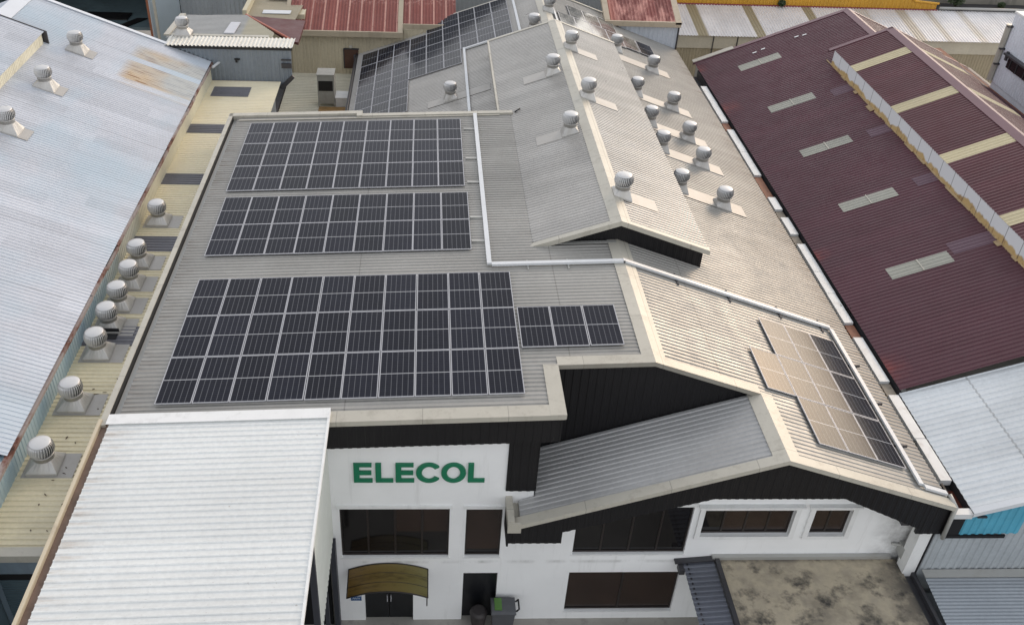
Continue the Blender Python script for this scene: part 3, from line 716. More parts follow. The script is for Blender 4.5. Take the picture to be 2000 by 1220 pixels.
# ------------------------------------------------------------------ cable trunking
def trunking():
    def tray(name, segs, label, w_=.16):
        m = MB()
        for fn, a, b in segs:
            (x0, y0), (x1, y1) = a, b
            if abs(x1-x0) < abs(y1-y0):
                xm = (x0+x1)/2; m.slab(fn, xm-w_/2, xm+w_/2, min(y0, y1)-w_/2, max(y0, y1)+w_/2, .07, .16)
            else: m.slab(fn, min(x0, x1)-w_/2, max(x0, x1)+w_/2, y0-w_/2, y0+w_/2, .07, .16)
        o = m.build(name, M['tray'], None, (segs[0][1][0], segs[0][1][1], segs[0][0](segs[0][1][0])))
        tag(o, label, 'cable tray', 'cable trays on the factory roof'); return o
    t1 = tray('cable_tray', [(zL, (2.27, 39.7), (2.27, 27.25)), (zL, (2.43, 27.15), (6.9, 27.15))], 'white cable tray bending beside the big arrays up to the front ridge')
    t2 = tray('cable_tray', [(zR, (7.0, 27.15), (14.9, 27.15)), (zR, (14.98, 26.95), (14.98, 19.35)), (zR, (15.14, 19.2), (15.75, 19.2))], 'white cable tray running down the right slope round the glinting panels to the front corner')
    tray('cable_tray', [(zB, (2.2, 43.0), (2.2, 52.2)), (zB, (2.3, 52.15), (5.2, 52.15)), (zB, (5.35, 52.3), (5.35, 58.6))], 'white cable tray edging the rear panels on the left slope', .13)
    tray('cable_tray', [(zR, (7.55, 50.3), (7.55, 56.4))], 'white cable tray beside the rear ridge next to the pale shining panels', .10)
    # clamps and bent ends as small feet under the trays
    m = MB()
    for x in (5.0, 3.6): m.box(x-.02, x+.02, 26.85, 27.45, zL(x)+.02, zL(x)+.07)
    for y in (38.3, 35.4, 33.3, 30.5, 28.8): m.box(1.72, 2.18, y-.05, y+.05, zL(2.0)+.03, zL(2.0)+.08)
    part('tray_bracket', m, M['capgrey'], t1)
    m = MB()
    for x in (8.9, 10.9, 12.9, 14.6): m.box(x-.03, x+.03, 26.8, 27.5, zR(x)+.02, zR(x)+.07)
    for y in (25, 23, 21): m.box(14.7, 15.3, y-.03, y+.03, zR(15.0), zR(15.0)+.09)
    part('tray_bracket', m, M['darkgrey'], t2)
    m = MB(); m.tube([(15.9, 19.15, zR(15.8)+.1), (16.0, 18.8, -20.55), (16.02, 18.78, -21.9)], .07, 8)
    tag(m.build('conduit', M['capgrey'], None, (16.0, 18.8, -21.9)), 'grey conduit dropping down the black corner cladding beside the cyan fascia', 'conduit')
    m = MB(); m.tube([(4.1, 39.9, zM(4.1)+.08), (4.35, 40.05, zM(4.35)+.09)], .035, 8);
    tag(m.build('pipe_stub', M['dark'], None, (4.3, 39.9, zM(4.3))), 'short black pipe end lying beside the flat roof upstand', 'pipe')
trunking()

# ------------------------------------------------------------------ left neighbour: pale blue roof
zN = lambda x: -18.2-.38*(x+11.2)
def left_shed():
    def rust(g, c, p, X, Y, Z):
        # newer and older sheets of different lengths
        m1 = g.math('MULTIPLY', soft_box(g, X, -14.2, -11.0, .25), soft_box(g, Y, 41.9, 46.2, .3))
        sid = g.white(g.comb(g.math('FLOOR', g.math('DIVIDE', Y, .51)), 1.0, 2.0))
        nz = g.noise(p, scale=(.5, 3.0, .5), sc=1.0, det=5)
        m = g.math('MULTIPLY', m1, g.rng(g.math('ADD', sid, nz), .75, 1.05))
        c = g.mix(g.math('MULTIPLY', m, .85, clamp=True), c, hexc(196, 170, 132))
        m2 = g.math('MULTIPLY', m, g.rng(g.noise(p, scale=(.8, 6, 1), sc=1.2, det=6, loc=(4, 4, 4)), .5, .62))
        c = g.mix(g.math('MULTIPLY', m2, .8, clamp=True), c, hexc(140, 100, 62))
        lap = g.math('LESS_THAN', g.math('ABSOLUTE', g.math('SUBTRACT', g.math('FRACT', g.math('DIVIDE', Y, 1.14)), .5)), .014)
        c = g.mix(g.math('MULTIPLY', lap, .30), c, (.18, .17, .18))
        # sheets that have turned bluer
        bz = g.rng(g.noise(p, scale=(.22, .16, .2), sc=1.0, det=3, loc=(2, 0, 0)), .45, .62, 0, .55)
        c = g.mix(bz, c, hexc(176, 196, 208))
        return c
    mat = roof_mat('pale_blue_roof', hexc(197, 200, 207), .40, .25, sheet=.76, var=.11, sheet_len=7.5, dirt=(.25, .24, .25), dirt_amt=.22, extra=rust, blotch=.07)
    wallm = roof_mat('cream_blue_wall', hexc(214, 210, 190), .5, .05, sheet=.9, var=.12, dirt=(.24, .12, .05), dirt_amt=.35, along='Z',
                     extra=lambda g, c, p, X, Y, Z: g.mix(g.rng(g.math('ADD', Y, g.math('MULTIPLY', g.noise(p, sc=.35), 7)), 36, 30), c, hexc(168, 190, 200)))
    t = thing('metal_shed', 'long pale blue corrugated shed roof with a patch of rusted sheets, at the left edge', 'shed', (-15, 18.6, GROUND))
    m = MB(); U = udir(zN, 0, 1)
    m.corr(on(zN, [(-11.12, 18.6), (-11.12, 47.6), (-19.75, 47.6), (-19.75, 18.6)]), YA, U, .17, .019)
    m.corr([(-19.75, 18.6, zN(-19.75)), (-27, 18.6, -17.7), (-27, 47.6, -17.7), (-19.75, 47.6, zN(-19.75))], YA, (-7.25, 0, -2.75), .17, .019)
    part('roof', m, mat, t)
    c = MB(); c.slab(zN, -20.0, -19.35, 18.6, 47.7, .03, .05); c.slab(zN, -19.75, -10.95, 47.5, 47.74, .031, .075); c.slab(zN, -19.75, -10.95, 47.7, 47.74, -.25, .031)
    part('verge_capping', c, paint_mat('pale_capping', hexc(214, 218, 224), .45, .2, .05, 1), t)
    # rusty eave gutter
    rg = N('rusty_gutter'); p = rg.pos()
    nz = rg.noise(p, scale=(1, .6, 1), sc=1.0, det=7, rough=.7)
    cc = rg.mix(rg.rng(nz, .45, .58), hexc(150, 140, 136), hexc(104, 58, 40)); cc = rg.mix(rg.rng(nz, .56, .66), cc, hexc(44, 30, 28))
    rgm = rg.done(cc, .7)
    c = MB()
    y = 17.2
    while y < 47.4:
        l = random.uniform(1.2, 2.6); dz = random.uniform(-.03, .03); dx = random.uniform(-.02, .02)
        c.box(-11.20+dx*.3, -11.05+dx*.3, y, min(y+l-.02, 47.5), -18.38+dz, -18.25+dz); y += l
    part('gutter', c, rgm, t)
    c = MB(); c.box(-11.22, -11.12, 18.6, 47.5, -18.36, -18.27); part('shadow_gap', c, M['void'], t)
    w_ = MB(); w_.box(-11.4, -11.24, 14.0, 47.4, GROUND, -18.42)
    w_.corr([(-11.2, 14.0, -18.42), (-11.2, 47.4, -18.42), (-11.2, 47.4, -20.0), (-11.2, 14.0, -20.0)], YA, (0, 0, 1), .19, .018)
    n0 = len(w_.f)
    w_.prism([(-27, 47.3, GROUND), (-11.4, 47.3, GROUND), (-11.4, 47.3, -18.3), (-19.75, 47.3, -15.1), (-27, 47.3, -17.8)], (0, -.15, 0))
    w_.prism([(-27, 18.7, GROUND), (-11.4, 18.7, GROUND), (-11.4, 18.7, -18.3), (-19.75, 18.7, -15.1), (-27, 18.7, -17.8)], (0, .15, 0))
    part('wall', w_, wallm, t)
    c = MB(); c.box(-11.42, -11.15, 14.0, 18.5, -18.42, -18.34); c.tube([(-10.95, 46.9, -18.3), (-10.7, 47.6, -18.25), (-10.85, 47.75, -18.9), (-10.95, 47.75, -20)], .07)
    part('downpipe', c, M['tray'], t)
    # raised section with a cream side wall
    zP = lambda x: zN(x) + .55 + (.09)*(x+17.4)*-1*0
    m = MB(); m.corr(on(zP, [(-17.5, 25), (-17.5, 43.0), (-23, 43.0), (-23, 25)]), YA, U, .17, .019)
    mp = part('raised_roof', m, mat, t)
    w_ = MB(); w_.corr([(-17.6, 25, zP(-17.6)-.02), (-17.6, 42.9, zP(-17.6)-.02), (-17.6, 42.9, zN(-17.6)), (-17.6, 25, zN(-17.6))], YA, (0, 0, 1), .17, .019)
    w_.box(-17.9, -17.63, 25, 42.9, zN(-17.6)-.2, zP(-17.6)-.05)
    part('side_wall', w_, paint_mat('cream_side', hexc(226, 220, 198), .5, 0, .08, 2, (.3, .25, .15), .4), mp)
    c = MB(); c.prism([(-17.40, 43.0, zP(-17.4)+.05), (-17.40, 43.0, zN(-17.4)-.02), (-23, 43.0, zN(-23)), (-23, 43.0, zP(-23)+.05)], (0, .08, 0))
    part('end_plate', c, M['darkgrey'], mp)
left_shed()

# ------------------------------------------------------------------ cream lean-to roof between the sheds
def lean_to():
    def ext(g, c, p, X, Y, Z):
        w1 = g.rng(Y, 30, 40); c = g.mix(g.math('MULTIPLY', w1, .5), c, hexc(238, 230, 206))
        st = g.rng(g.noise(p, sc=.7, det=6, loc=(7, 1, 2)), .55, .75, 0, .4)
        return g.mix(st, c, hexc(218, 205, 166))
    mat = roof_mat('cream_roof', hexc(224, 214, 184), .5, .05, sheet=.76, var=.06, dirt=(.16, .13, .08), dirt_amt=.25, extra=ext)
    t = thing('lean_to_shed', 'narrow cream ribbed lean-to roof between the pale blue shed and the factory', 'shed', (-10, 16.3, GROUND))
    m = MB(); z = -19.24
    m.corr([(-11.2, 16.3, z), (-7.6, 16.3, z), (-7.6, 47.4, z), (-11.2, 47.4, z)], YA, (1, 0, 0), .19, .035)
    part('roof', m, mat, t)
    dk = roof_mat('grey_skylight_sheet', hexc(112, 112, 118), .45, .1, var=.1, dirt=(.05, .05, .05), dirt_amt=.4)
    for y0, y1, x0, x1 in ((45.3, 46.6, -10.9, -9.0), (40.95, 42.0, -11.2, -8.9), (35.85, 36.9, -11.2, -8.9), (30.5, 31.6, -11.2, -8.9), (24.7, 25.75, -11.2, -8.9)):
        s = MB(); s.corr([(x0, y0, z), (x1, y0, z), (x1, y1, z), (x0, y1, z)], YA, (1, 0, 0), .19, .035, off=.012, ph=16.3-y0)
        part('skylight_sheet', s, dk, t)
    c = MB(); c.box(-11.3, -8.6, 16.0, 16.3, -19.42, -19.18); part('fascia', c, M['cap'], t)
    bl = paint_mat('blue_grey_paint', hexc(120, 136, 148), .5, 0, .08, 1.5, (.1, .1, .1), .3)
    w_ = MB(); w_.box(-11.2, -8.6, 16.15, 16.3, -20.05, -19.42); w_.box(-11.2, -11.05, 16.3, 47.3, GROUND, -19.3); w_.box(-8.75, -8.6, 40.5, 47.3, GROUND, -19.3)
    part('wall', w_, bl, t)
    w_ = MB(); w_.box(-11.2, -8.6, 16.2, 16.3, -20.35, -20.05); part('lintel', w_, M['black'], t)
    s = MB(); s.corr([(-11.2, 16.32, -20.35), (-8.6, 16.32, -20.35), (-8.6, 16.32, GROUND), (-11.2, 16.32, GROUND)], (0, 0, 1), (1, 0, 0), .09, .02, 'sine')
    part('roller_shutter', s, paint_mat('teal_shutter', hexc(76, 96, 104), .5, .1, .1, 1), t)
    # leaf litter and scuffs on the cream roof
    lf = MB()
    for _ in range(26):
        x, y = random.uniform(-11.0, -9.3), random.uniform(16.6, 23); a = random.uniform(0, 3.1); l = random.uniform(.03, .09)
        lf.hexa([(x-l*math.cos(a), y-l*math.sin(a), z+.036), (x+.02, y, z+.036), (x+l*math.cos(a), y+l*math.sin(a), z+.036), (x-.02, y, z+.036)],
                [(x-l*math.cos(a), y-l*math.sin(a), z+.05), (x+.02, y, z+.06), (x+l*math.cos(a), y+l*math.sin(a), z+.05), (x-.02, y, z+.06)])
    tag(lf.build('leaf_litter', paint_mat('dead_leaf', (.08, .05, .03), .8), None, (-10, 18, z+.03)), kind='stuff', label='dead leaves scattered on the cream lean-to roof', cat='leaves')
    b = MB(); b.box(-10.95, -10.1, 25.30, 25.34, -19.2, -18.98); b.box(-10.95, -10.15, 25.0, 25.3, -19.2, -19.17)
    tag(b.build('bitumen_patch', paint_mat('bitumen', (.02, .02, .022), .6), None, (-10.5, 25.2, -19.2)), 'black bitumen patch at the foot of a vent on the cream lean-to roof', 'patch')
lean_to()

def canopy_extra(g, c, p, X, Y, Z):
    fx = g.math('ABSOLUTE', g.math('SUBTRACT', g.math('FRACT', g.math('DIVIDE', g.math('ADD', X, 8.3), 1.42)), .5))
    fy = g.math('ABSOLUTE', g.math('SUBTRACT', g.math('FRACT', g.math('DIVIDE', Y, .205)), .33))
    dot = g.math('MULTIPLY', g.math('LESS_THAN', fx, .012), g.math('LESS_THAN', fy, .09))
    c = g.mix(g.math('MULTIPLY', dot, .35), c, (.25, .22, .2))
    e = g.math('MULTIPLY', g.rng(X, -7.6, -8.7), g.rng(g.noise(p, scale=(.8, 5, 1), sc=1.0, det=6, rough=.7), .48, .68))
    c = g.mix(g.math('MULTIPLY', e, .6), c, hexc(168, 146, 124))
    sp = g.rng(g.noise(p, sc=7.0, det=2, loc=(4, 2, 6)), .74, .80)
    c = g.mix(g.math('MULTIPLY', sp, .5), c, hexc(130, 112, 96))
    lap = g.math('LESS_THAN', g.math('FRACT', g.math('DIVIDE', Y, .82)), .014)
    return g.mix(g.math('MULTIPLY', lap, .22), c, (.3, .3, .3))
# ------------------------------------------------------------------ white annex canopy in front
def annex():
    mat = roof_mat('white_canopy_roof', hexc(226, 228, 226), .45, .05, sheet=.8, var=.03, dirt=(.45, .38, .3), dirt_amt=.22, blotch=.04, extra=canopy_extra)
    zC = lambda x: zL(x)+.14
    t = thing('annex_building', 'white ribbed roof of the annex in front of the factory', 'annex', (-5.6, 10, GROUND))
    m = MB(); m.corr(on(zC, [(-8.62, 9.5), (-2.6, 9.5), (-2.6, 19.55), (-8.62, 19.55)]), YA, udir(zC, 0, 1), .205, .03, 'rib')
    part('roof', m, mat, t)
    c = MB(); c.slab(zC, -8.7, -2.56, 19.45, 19.85, .042, .056); c.slab(zC, -2.62, -2.56, 9.5, 19.8, -.1, .045)
    part('verge_capping', c, M['trim'], t)
    c = MB(); c.box(-8.95, -8.86, 9.5, 19.7, zC(-8.7)-.16, zC(-8.7)+.02); part('gutter_lip', c, paint_mat('cream_gutter', hexc(200, 188, 164), .5, 0, .06, 1, (.15, .08, .05), .3), t)
    c = MB(); c.box(-8.86, -8.60, 9.5, 19.7, zC(-8.7)-.16, zC(-8.7)-.12); part('gutter', c, paint_mat('brown_gutter_bed', hexc(124, 104, 92), .7, 0, .2, 1.5, (.05, .03, .02), .6), t)
    w_ = MB(); w_.box(-2.84, -2.76, 15.9, 19.74, -22.72, zC(-2.7)-.05)
    w_.corr([(-2.74, 15.9, zC(-2.7)-.05), (-2.74, 19.74, zC(-2.7)-.05), (-2.74, 19.74, -22.72), (-2.74, 15.9, -22.72)], YA, (0, 0, 1), .2, .02)
    part('wall', w_, paint_mat('pale_side_sheet', hexc(222, 224, 216), .55, 0, .05, 1.5), t)
    p = MB(); p.box(-2.86, -2.70, 15.74, 15.9, GROUND, zC(-2.7)-.06); p.box(-2.86, -2.70, 9.6, 9.8, GROUND, zC(-2.7)-.06); p.box(-2.83, -2.73, 15.9, 19.72, -22.86, -22.72)
    p.box(-2.82, -2.66, 19.4, 19.72, GROUND, -22.86); p.box(-2.84, -2.72, 17.6, 17.72, GROUND, -22.86); p.box(-8.7, -8.55, 9.6, 9.8, GROUND, zC(-8.6)-.2)
    part('steel_post', p, paint_mat('slate_steel', hexc(66, 68, 76), .5, .2, .1, 2), t)
    v = MB(); v.box(-8.55, -8.45, 9.8, 19.7, GROUND, -18.3); v.box(-8.45, -2.9, 19.60, 19.70, GROUND, -18.2); v.box(-4.4, -4.3, 9.8, 19.6, -21.6, -18.2)
    part('inner_wall', v, M['void'], t)
    s = MB(); s.corr([(-4.3, 9.8, -21.6), (-4.3, 19.6, -21.6), (-4.3, 19.6, GROUND), (-4.3, 9.8, GROUND)], (0, 0, 1), YA, .12, .03, 'sine')
    part('roller_shutter', s, paint_mat('dark_teal_shutter', hexc(44, 58, 62), .5, .1, .1, 1), t)
annex()

# ------------------------------------------------------------------ things at the front wall
def front_things():
    # arched bronze awning over the door
    g = N('bronze_polycarbonate'); p = g.pos(); X, Y, Z = g.xyz(p)
    c = g.mix(g.rng(X, -2.4, .2), hexc(128, 100, 52), hexc(112, 106, 62))
    c = g.mix(g.rng(g.noise(p, scale=(.8, 4, 1), sc=1.6, det=6, rough=.7), .5, .72, 0, .7), c, hexc(52, 42, 28))
    am = g.done(c, .3, 0, **{'Specular IOR Level': .5})
    t = thing('door_awning', 'arched bronze plastic awning over the black double door', 'awning', (-1.04, 19.75, -24.55))
    m = MB(); n = 18
    arc = lambda s: (-2.31+2.53*s, -24.52+.30*(1-(2*s-1)**2))
    for i in range(n):
        (x0, z0), (x1, z1) = arc(i/n), arc((i+1)/n)
        m.hexa([(x0, 18.73, z0), (x1, 18.73, z1), (x1, 19.74, z1+.14), (x0, 19.74, z0+.14)], [(x0, 18.73, z0+.015), (x1, 18.73, z1+.015), (x1, 19.74, z1+.155), (x0, 19.74, z0+.155)])
    part('awning_sheet', m, am, t)
    fr = MB()
    for y, dz, r in ((18.73, 0, .022), (19.07, .05, .010), (19.4, .09, .010), (19.72, .14, .022)): fr.tube([(arc(i/n)[0], y, arc(i/n)[1]+dz+.012) for i in range(n+1)], r, 6)
    for s in (0, 1): fr.tube([(arc(s)[0], 18.73, arc(s)[1]), (arc(s)[0], 19.73, arc(s)[1]+.14)], .025, 6)
    fr.tube([(.2, 18.75, -24.52), (.2, 18.8, -25.0)], .02, 6)
    part('awning_frame', fr, M['frame'], t)
    s = thing('notice_sign', 'small blue and white notice on the wall left of the double door', 'sign', (-2.1, 19.75, -25.95))
    m = MB(); m.box(-2.3, -1.95, 19.735, 19.749, -25.95, -25.58); part('sign_board', m, paint_mat('sign_blue', hexc(50, 92, 140), .4), s)
    m = MB(); m.box(-2.29, -1.96, 19.728, 19.734, -25.72, -25.60); m.tube([(-2.25, 19.732, -25.86), (-2.21, 19.732, -25.80), (-2.19, 19.732, -25.86), (-2.14, 19.732, -25.80), (-2.11, 19.732, -25.86), (-2.07, 19.732, -25.79), (-2.03, 19.732, -25.85), (-2.0, 19.732, -25.80)], .010, 6)
    part('sign_script', m, M['trim'], s)
    # wheelie bin seen from above
    b = thing('wheeled_bin', 'grey wheeled bin with a green patch on its lid, by the white wall', 'bin', (2.9, 19.35, GROUND))
    bm_ = paint_mat('bin_grey', hexc(82, 84, 88), .5, 0, .12, 4, obj=True)
    x0, x1, y0, y1 = 2.30, 3.12, 18.98, 19.66; zt = -25.72
    m = MB(); m.hexa([(x0+.1, y0+.1, GROUND+.14), (x1-.1, y0+.1, GROUND+.14), (x1-.1, y1-.06, GROUND+.14), (x0+.1, y1-.06, GROUND+.14)], [(x0+.03, y0+.03, zt-.06), (x1-.03, y0+.03, zt-.06), (x1-.03, y1-.02, zt-.06), (x0+.03, y1-.02, zt-.06)])
    m.box(x0, x1, y0, y1, zt-.06, zt-.02); part('bin_body', m, bm_, b)
    m = MB(); n = 10
    for i in range(n):
        s0, s1 = i/n, (i+1)/n; h = lambda s: zt-.02+.10*math.sin(math.pi*s)**.6
        m.hexa([(x0, y0+(y1-y0)*s0, zt-.02), (x1, y0+(y1-y0)*s0, zt-.02), (x1, y0+(y1-y0)*s1, zt-.02), (x0, y0+(y1-y0)*s1, zt-.02)],
               [(x0+.02, y0+(y1-y0)*s0, h(s0)+.002), (x1-.02, y0+(y1-y0)*s0, h(s0)+.002), (x1-.02, y0+(y1-y0)*s1, h(s1)+.002), (x0+.02, y0+(y1-y0)*s1, h(s1)+.002)])
    ld = part('bin_lid', m, bm_, b)
    m = MB(); m.box(x0+.12, x0+.36, y0+.12, y1-.1, zt+.04, zt+.093); part('lid_patch', m, paint_mat('bin_green', hexc(86, 128, 60), .5), ld)
    m = MB(); m.tube([(x1+.02, y0+.15, zt-.05), (x1+.10, y0+.15, zt+.06), (x1+.10, y1-.15, zt+.06), (x1+.02, y1-.15, zt-.05)], .03, 8); part('bin_handle', m, M['dark'], b)
    for y in (y0+.15, y1-.15):
        m = MB(); m.tube([(x1-.2, y-.03, GROUND+.1), (x1-.2, y+.03, GROUND+.1)], .1, 16); m.tube([(x0+.2, y-.03, GROUND+.1), (x0+.2, y+.03, GROUND+.1)], .1, 16); part('wheel', m, M['dark'], b)
    # round dark pot beside the bin
    m = MB(); m.lathe((1.92, 19.4, GROUND), [(.16, 0), (.24, .35), (.28, .8), (.30, .82), (.27, .9), (.2, .95)], 20)
    tag(m.build('pot', paint_mat('dark_pot', hexc(60, 56, 56), .6, 0, .2, 4), None, (1.92, 19.4, GROUND)), 'round dark pot standing between the wheeled bin and the dark doorway', 'pot')
    # stained concrete slab roof over the porch
    g = N('stained_concrete'); p = g.pos(); X, Y, Z = g.xyz(p)
    big = g.rng(g.noise(p, sc=.8, det=8, rough=.62, loc=(11, 3, 0)), .44, .58)
    sm = g.rng(g.noise(p, sc=1.5, det=7, rough=.62, loc=(2, 9, 0)), .51, .66)
    c = g.mix(g.rng(g.noise(p, sc=3, det=5), .3, .7), hexc(188, 176, 152), hexc(166, 156, 138))
    c = g.mix(g.math('MULTIPLY', big, .55), c, hexc(108, 102, 92)); c = g.mix(g.math('MULTIPLY', sm, .9), c, hexc(52, 51, 50))
    ed = g.math('MAXIMUM', g.rng(X, 14.7, 15.6), g.rng(Y, 19.45, 19.7)); ed = g.math('MULTIPLY', ed, g.rng(g.noise(p, sc=1.5, det=6), .35, .55))
    c = g.mix(ed, c, hexc(50, 48, 48))
    t = thing('porch_roof', 'stained concrete slab roof of the porch with black mould patches', 'porch', (12.6, 17, GROUND))
    m = MB(); m.box(9.62, 15.5, 12.5, 19.6, -24.1, -23.85); part('slab', m, g.done(c, .85), t)
    m = MB(); m.box(15.5, 15.75, 12.5, 19.7, -24.15, -23.98); m.box(15.75, 15.86, 12.5, 19.74, -24.2, -23.78); m.box(9.48, 9.62, 12.5, 19.6, -24.15, -23.76)
    part('edge_gutter', m, M['darkgrey'], t)
    m = MB(); m.box(9.4, 15.3, 19.6, 19.74, -24.0, -23.72); part('rear_flashing', m, M['capgrey'], t)
    m = MB()
    for x in (9.8, 15.2): m.box(x-.15, x+.15, 12.8, 13.1, GROUND, -24.15)
    part('column', m, M['white'], t)
    t = thing('side_canopy', 'small slate grey ribbed canopy sheet left of the stained porch slab', 'canopy', (8.9, 18.5, -24.3))
    zS = lambda x: -23.99 + .10*(x-8.45)
    m = MB(); m.corr(on(zS, [(8.45, 15.5), (9.46, 15.5), (9.46, 19.6), (8.45, 19.6)]), YA, udir(zS, 0, 1), .19, .035)
    part('canopy_sheet', m, roof_mat('slate_sheet', hexc(104, 108, 118), .45, .2, var=.08, dirt=(.4, .4, .4), dirt_amt=.1), t)
    m = MB(); m.slab(zS, 8.2, 9.46, 19.55, 19.74, .03, .09); m.box(8.30, 8.48, 19.3, 19.6, -24.2, -23.98); part('canopy_flashing', m, M['darkgrey'], t)
    m = MB(); m.tube([(8.6, 15.7, -24.0), (8.6, 19.6, -24.0)], .04); m.tube([(9.35, 15.7, -23.95), (9.35, 19.6, -23.95)], .04); part('bracket', m, M['darkgrey'], t)
    # white pier at the right corner
    m = MB(); m.box(15.46, 15.84, 19.02, 19.45, GROUND, -21.9)
    m.box(15.44, 15.86, 19.0, 19.47, -21.9, -21.85)
    tag(m.build('corner_pier', M['trim'], None, (15.6, 19.2, GROUND)), 'white pier at the right corner below the black cladding', 'pier')
front_things()

# ------------------------------------------------------------------ box gutter between the factory and the maroon shed
def box_gutter():
    t = thing('box_gutter', 'long dark box gutter with white and rusty covers beside the maroon roof', 'gutter', (16.2, 37, GROUND))
    m = MB(); m.box(15.88, 15.96, 19.0, 54.5, GROUND, -20.95); m.box(16.66, 16.74, 19.0, 54.5, GROUND, -20.78); m.box(15.96, 16.66, 19.0, 54.5, -21.3, -21.2)
    part('channel', m, M['darkgrey'], t)
    wm = paint_mat('white_cover', hexc(214, 216, 216), .45, .1, .06, 1, hexc(150, 140, 128), .5)
    rm = paint_mat('rusty_cover', hexc(150, 104, 82), .7, 0, .2, 2.5, (.08, .06, .05), .7)
    y = 20.1; i = 0
    seq = [(1.9, 0), (2.2, 0), (.7, 2), (2.6, 0), (.9, 1), (2.0, 0), (1.6, 0), (2.2, 0), (.8, 2), (1.5, 0), (.7, 2), (1.2, 0), (2.2, 1), (2.6, 0), (2.7, 0), (1.0, 1), (2.4, 0), (2.6, 0), (2.6, 0), (.95, 1), (2.6, 0)]
    gm = paint_mat('mouldy_cover', hexc(150, 140, 126), .7, 0, .25, 3, (.06, .055, .05), .8)
    for l, k in seq:
        if y+l > 54.3: break
        c = MB(); d = random.uniform(-.02, .02)
        c.box(16.19+d, 16.55+d, y, y+l-.03, -20.95, -20.74-(.10 if k else 0)); part('cover_sheet', c, [wm, rm, gm][k], t, None if k == 0 else ['', 'rusty cover sheet', 'mouldy cover sheet'][k])
        y += l
    # corner head with rust
    c = MB(); c.box(15.98, 16.64, 18.9, 20.0, -21.2, -21.1); part('rusty_sump', c, paint_mat('sump_rust', hexc(96, 48, 34), .8, 0, .3, 3), t)
    c = MB(); c.box(16.0, 16.62, 18.75, 19.0, -21.0, -20.8); part('end_plate', c, wm, t)
    # weeds
    leafm = paint_mat('weed_leaf', (.022, .03, .018), .7, 0, .3, 6)
    spots = [(16.75, 29.3, .42, 'largest weed tuft sprouting from the box gutter edge by the maroon roof'), (16.72, 26.6, .25, 'low weed tuft in the box gutter near the white cover joint'), (16.0, 21.6, .3, 'dark weed tuft at the eave near the front corner'), (16.72, 38.6, .22, 'farthest weed tuft along the edge of the maroon eave'), (15.98, 22.9, .22, 'small weed tuft in the eave gap behind the front corner one')]
    for x, yy, r, lab in spots:
        m = MB()
        for _ in range(int(260*r)):
            a, e = random.uniform(0, 6.28), random.uniform(.1, 1.4); l = r*random.uniform(.4, 1.1)
            o = Vector((x+random.uniform(-.25, .25)*r, yy+random.uniform(-1.4, 1.4)*r, -20.95)); d = Vector((math.cos(a)*math.cos(e), math.sin(a)*math.cos(e), math.sin(e)))
            sd_ = d.cross(Vector((0, 0, 1))).normalized()*.03; mid = o+d*l*.6
            m.face([o, mid+sd_, o+d*l, mid-sd_])
        tag(m.build('weed', leafm, None, (x, yy, -20.95)), lab, 'weed', 'weeds in the box gutter')
box_gutter()

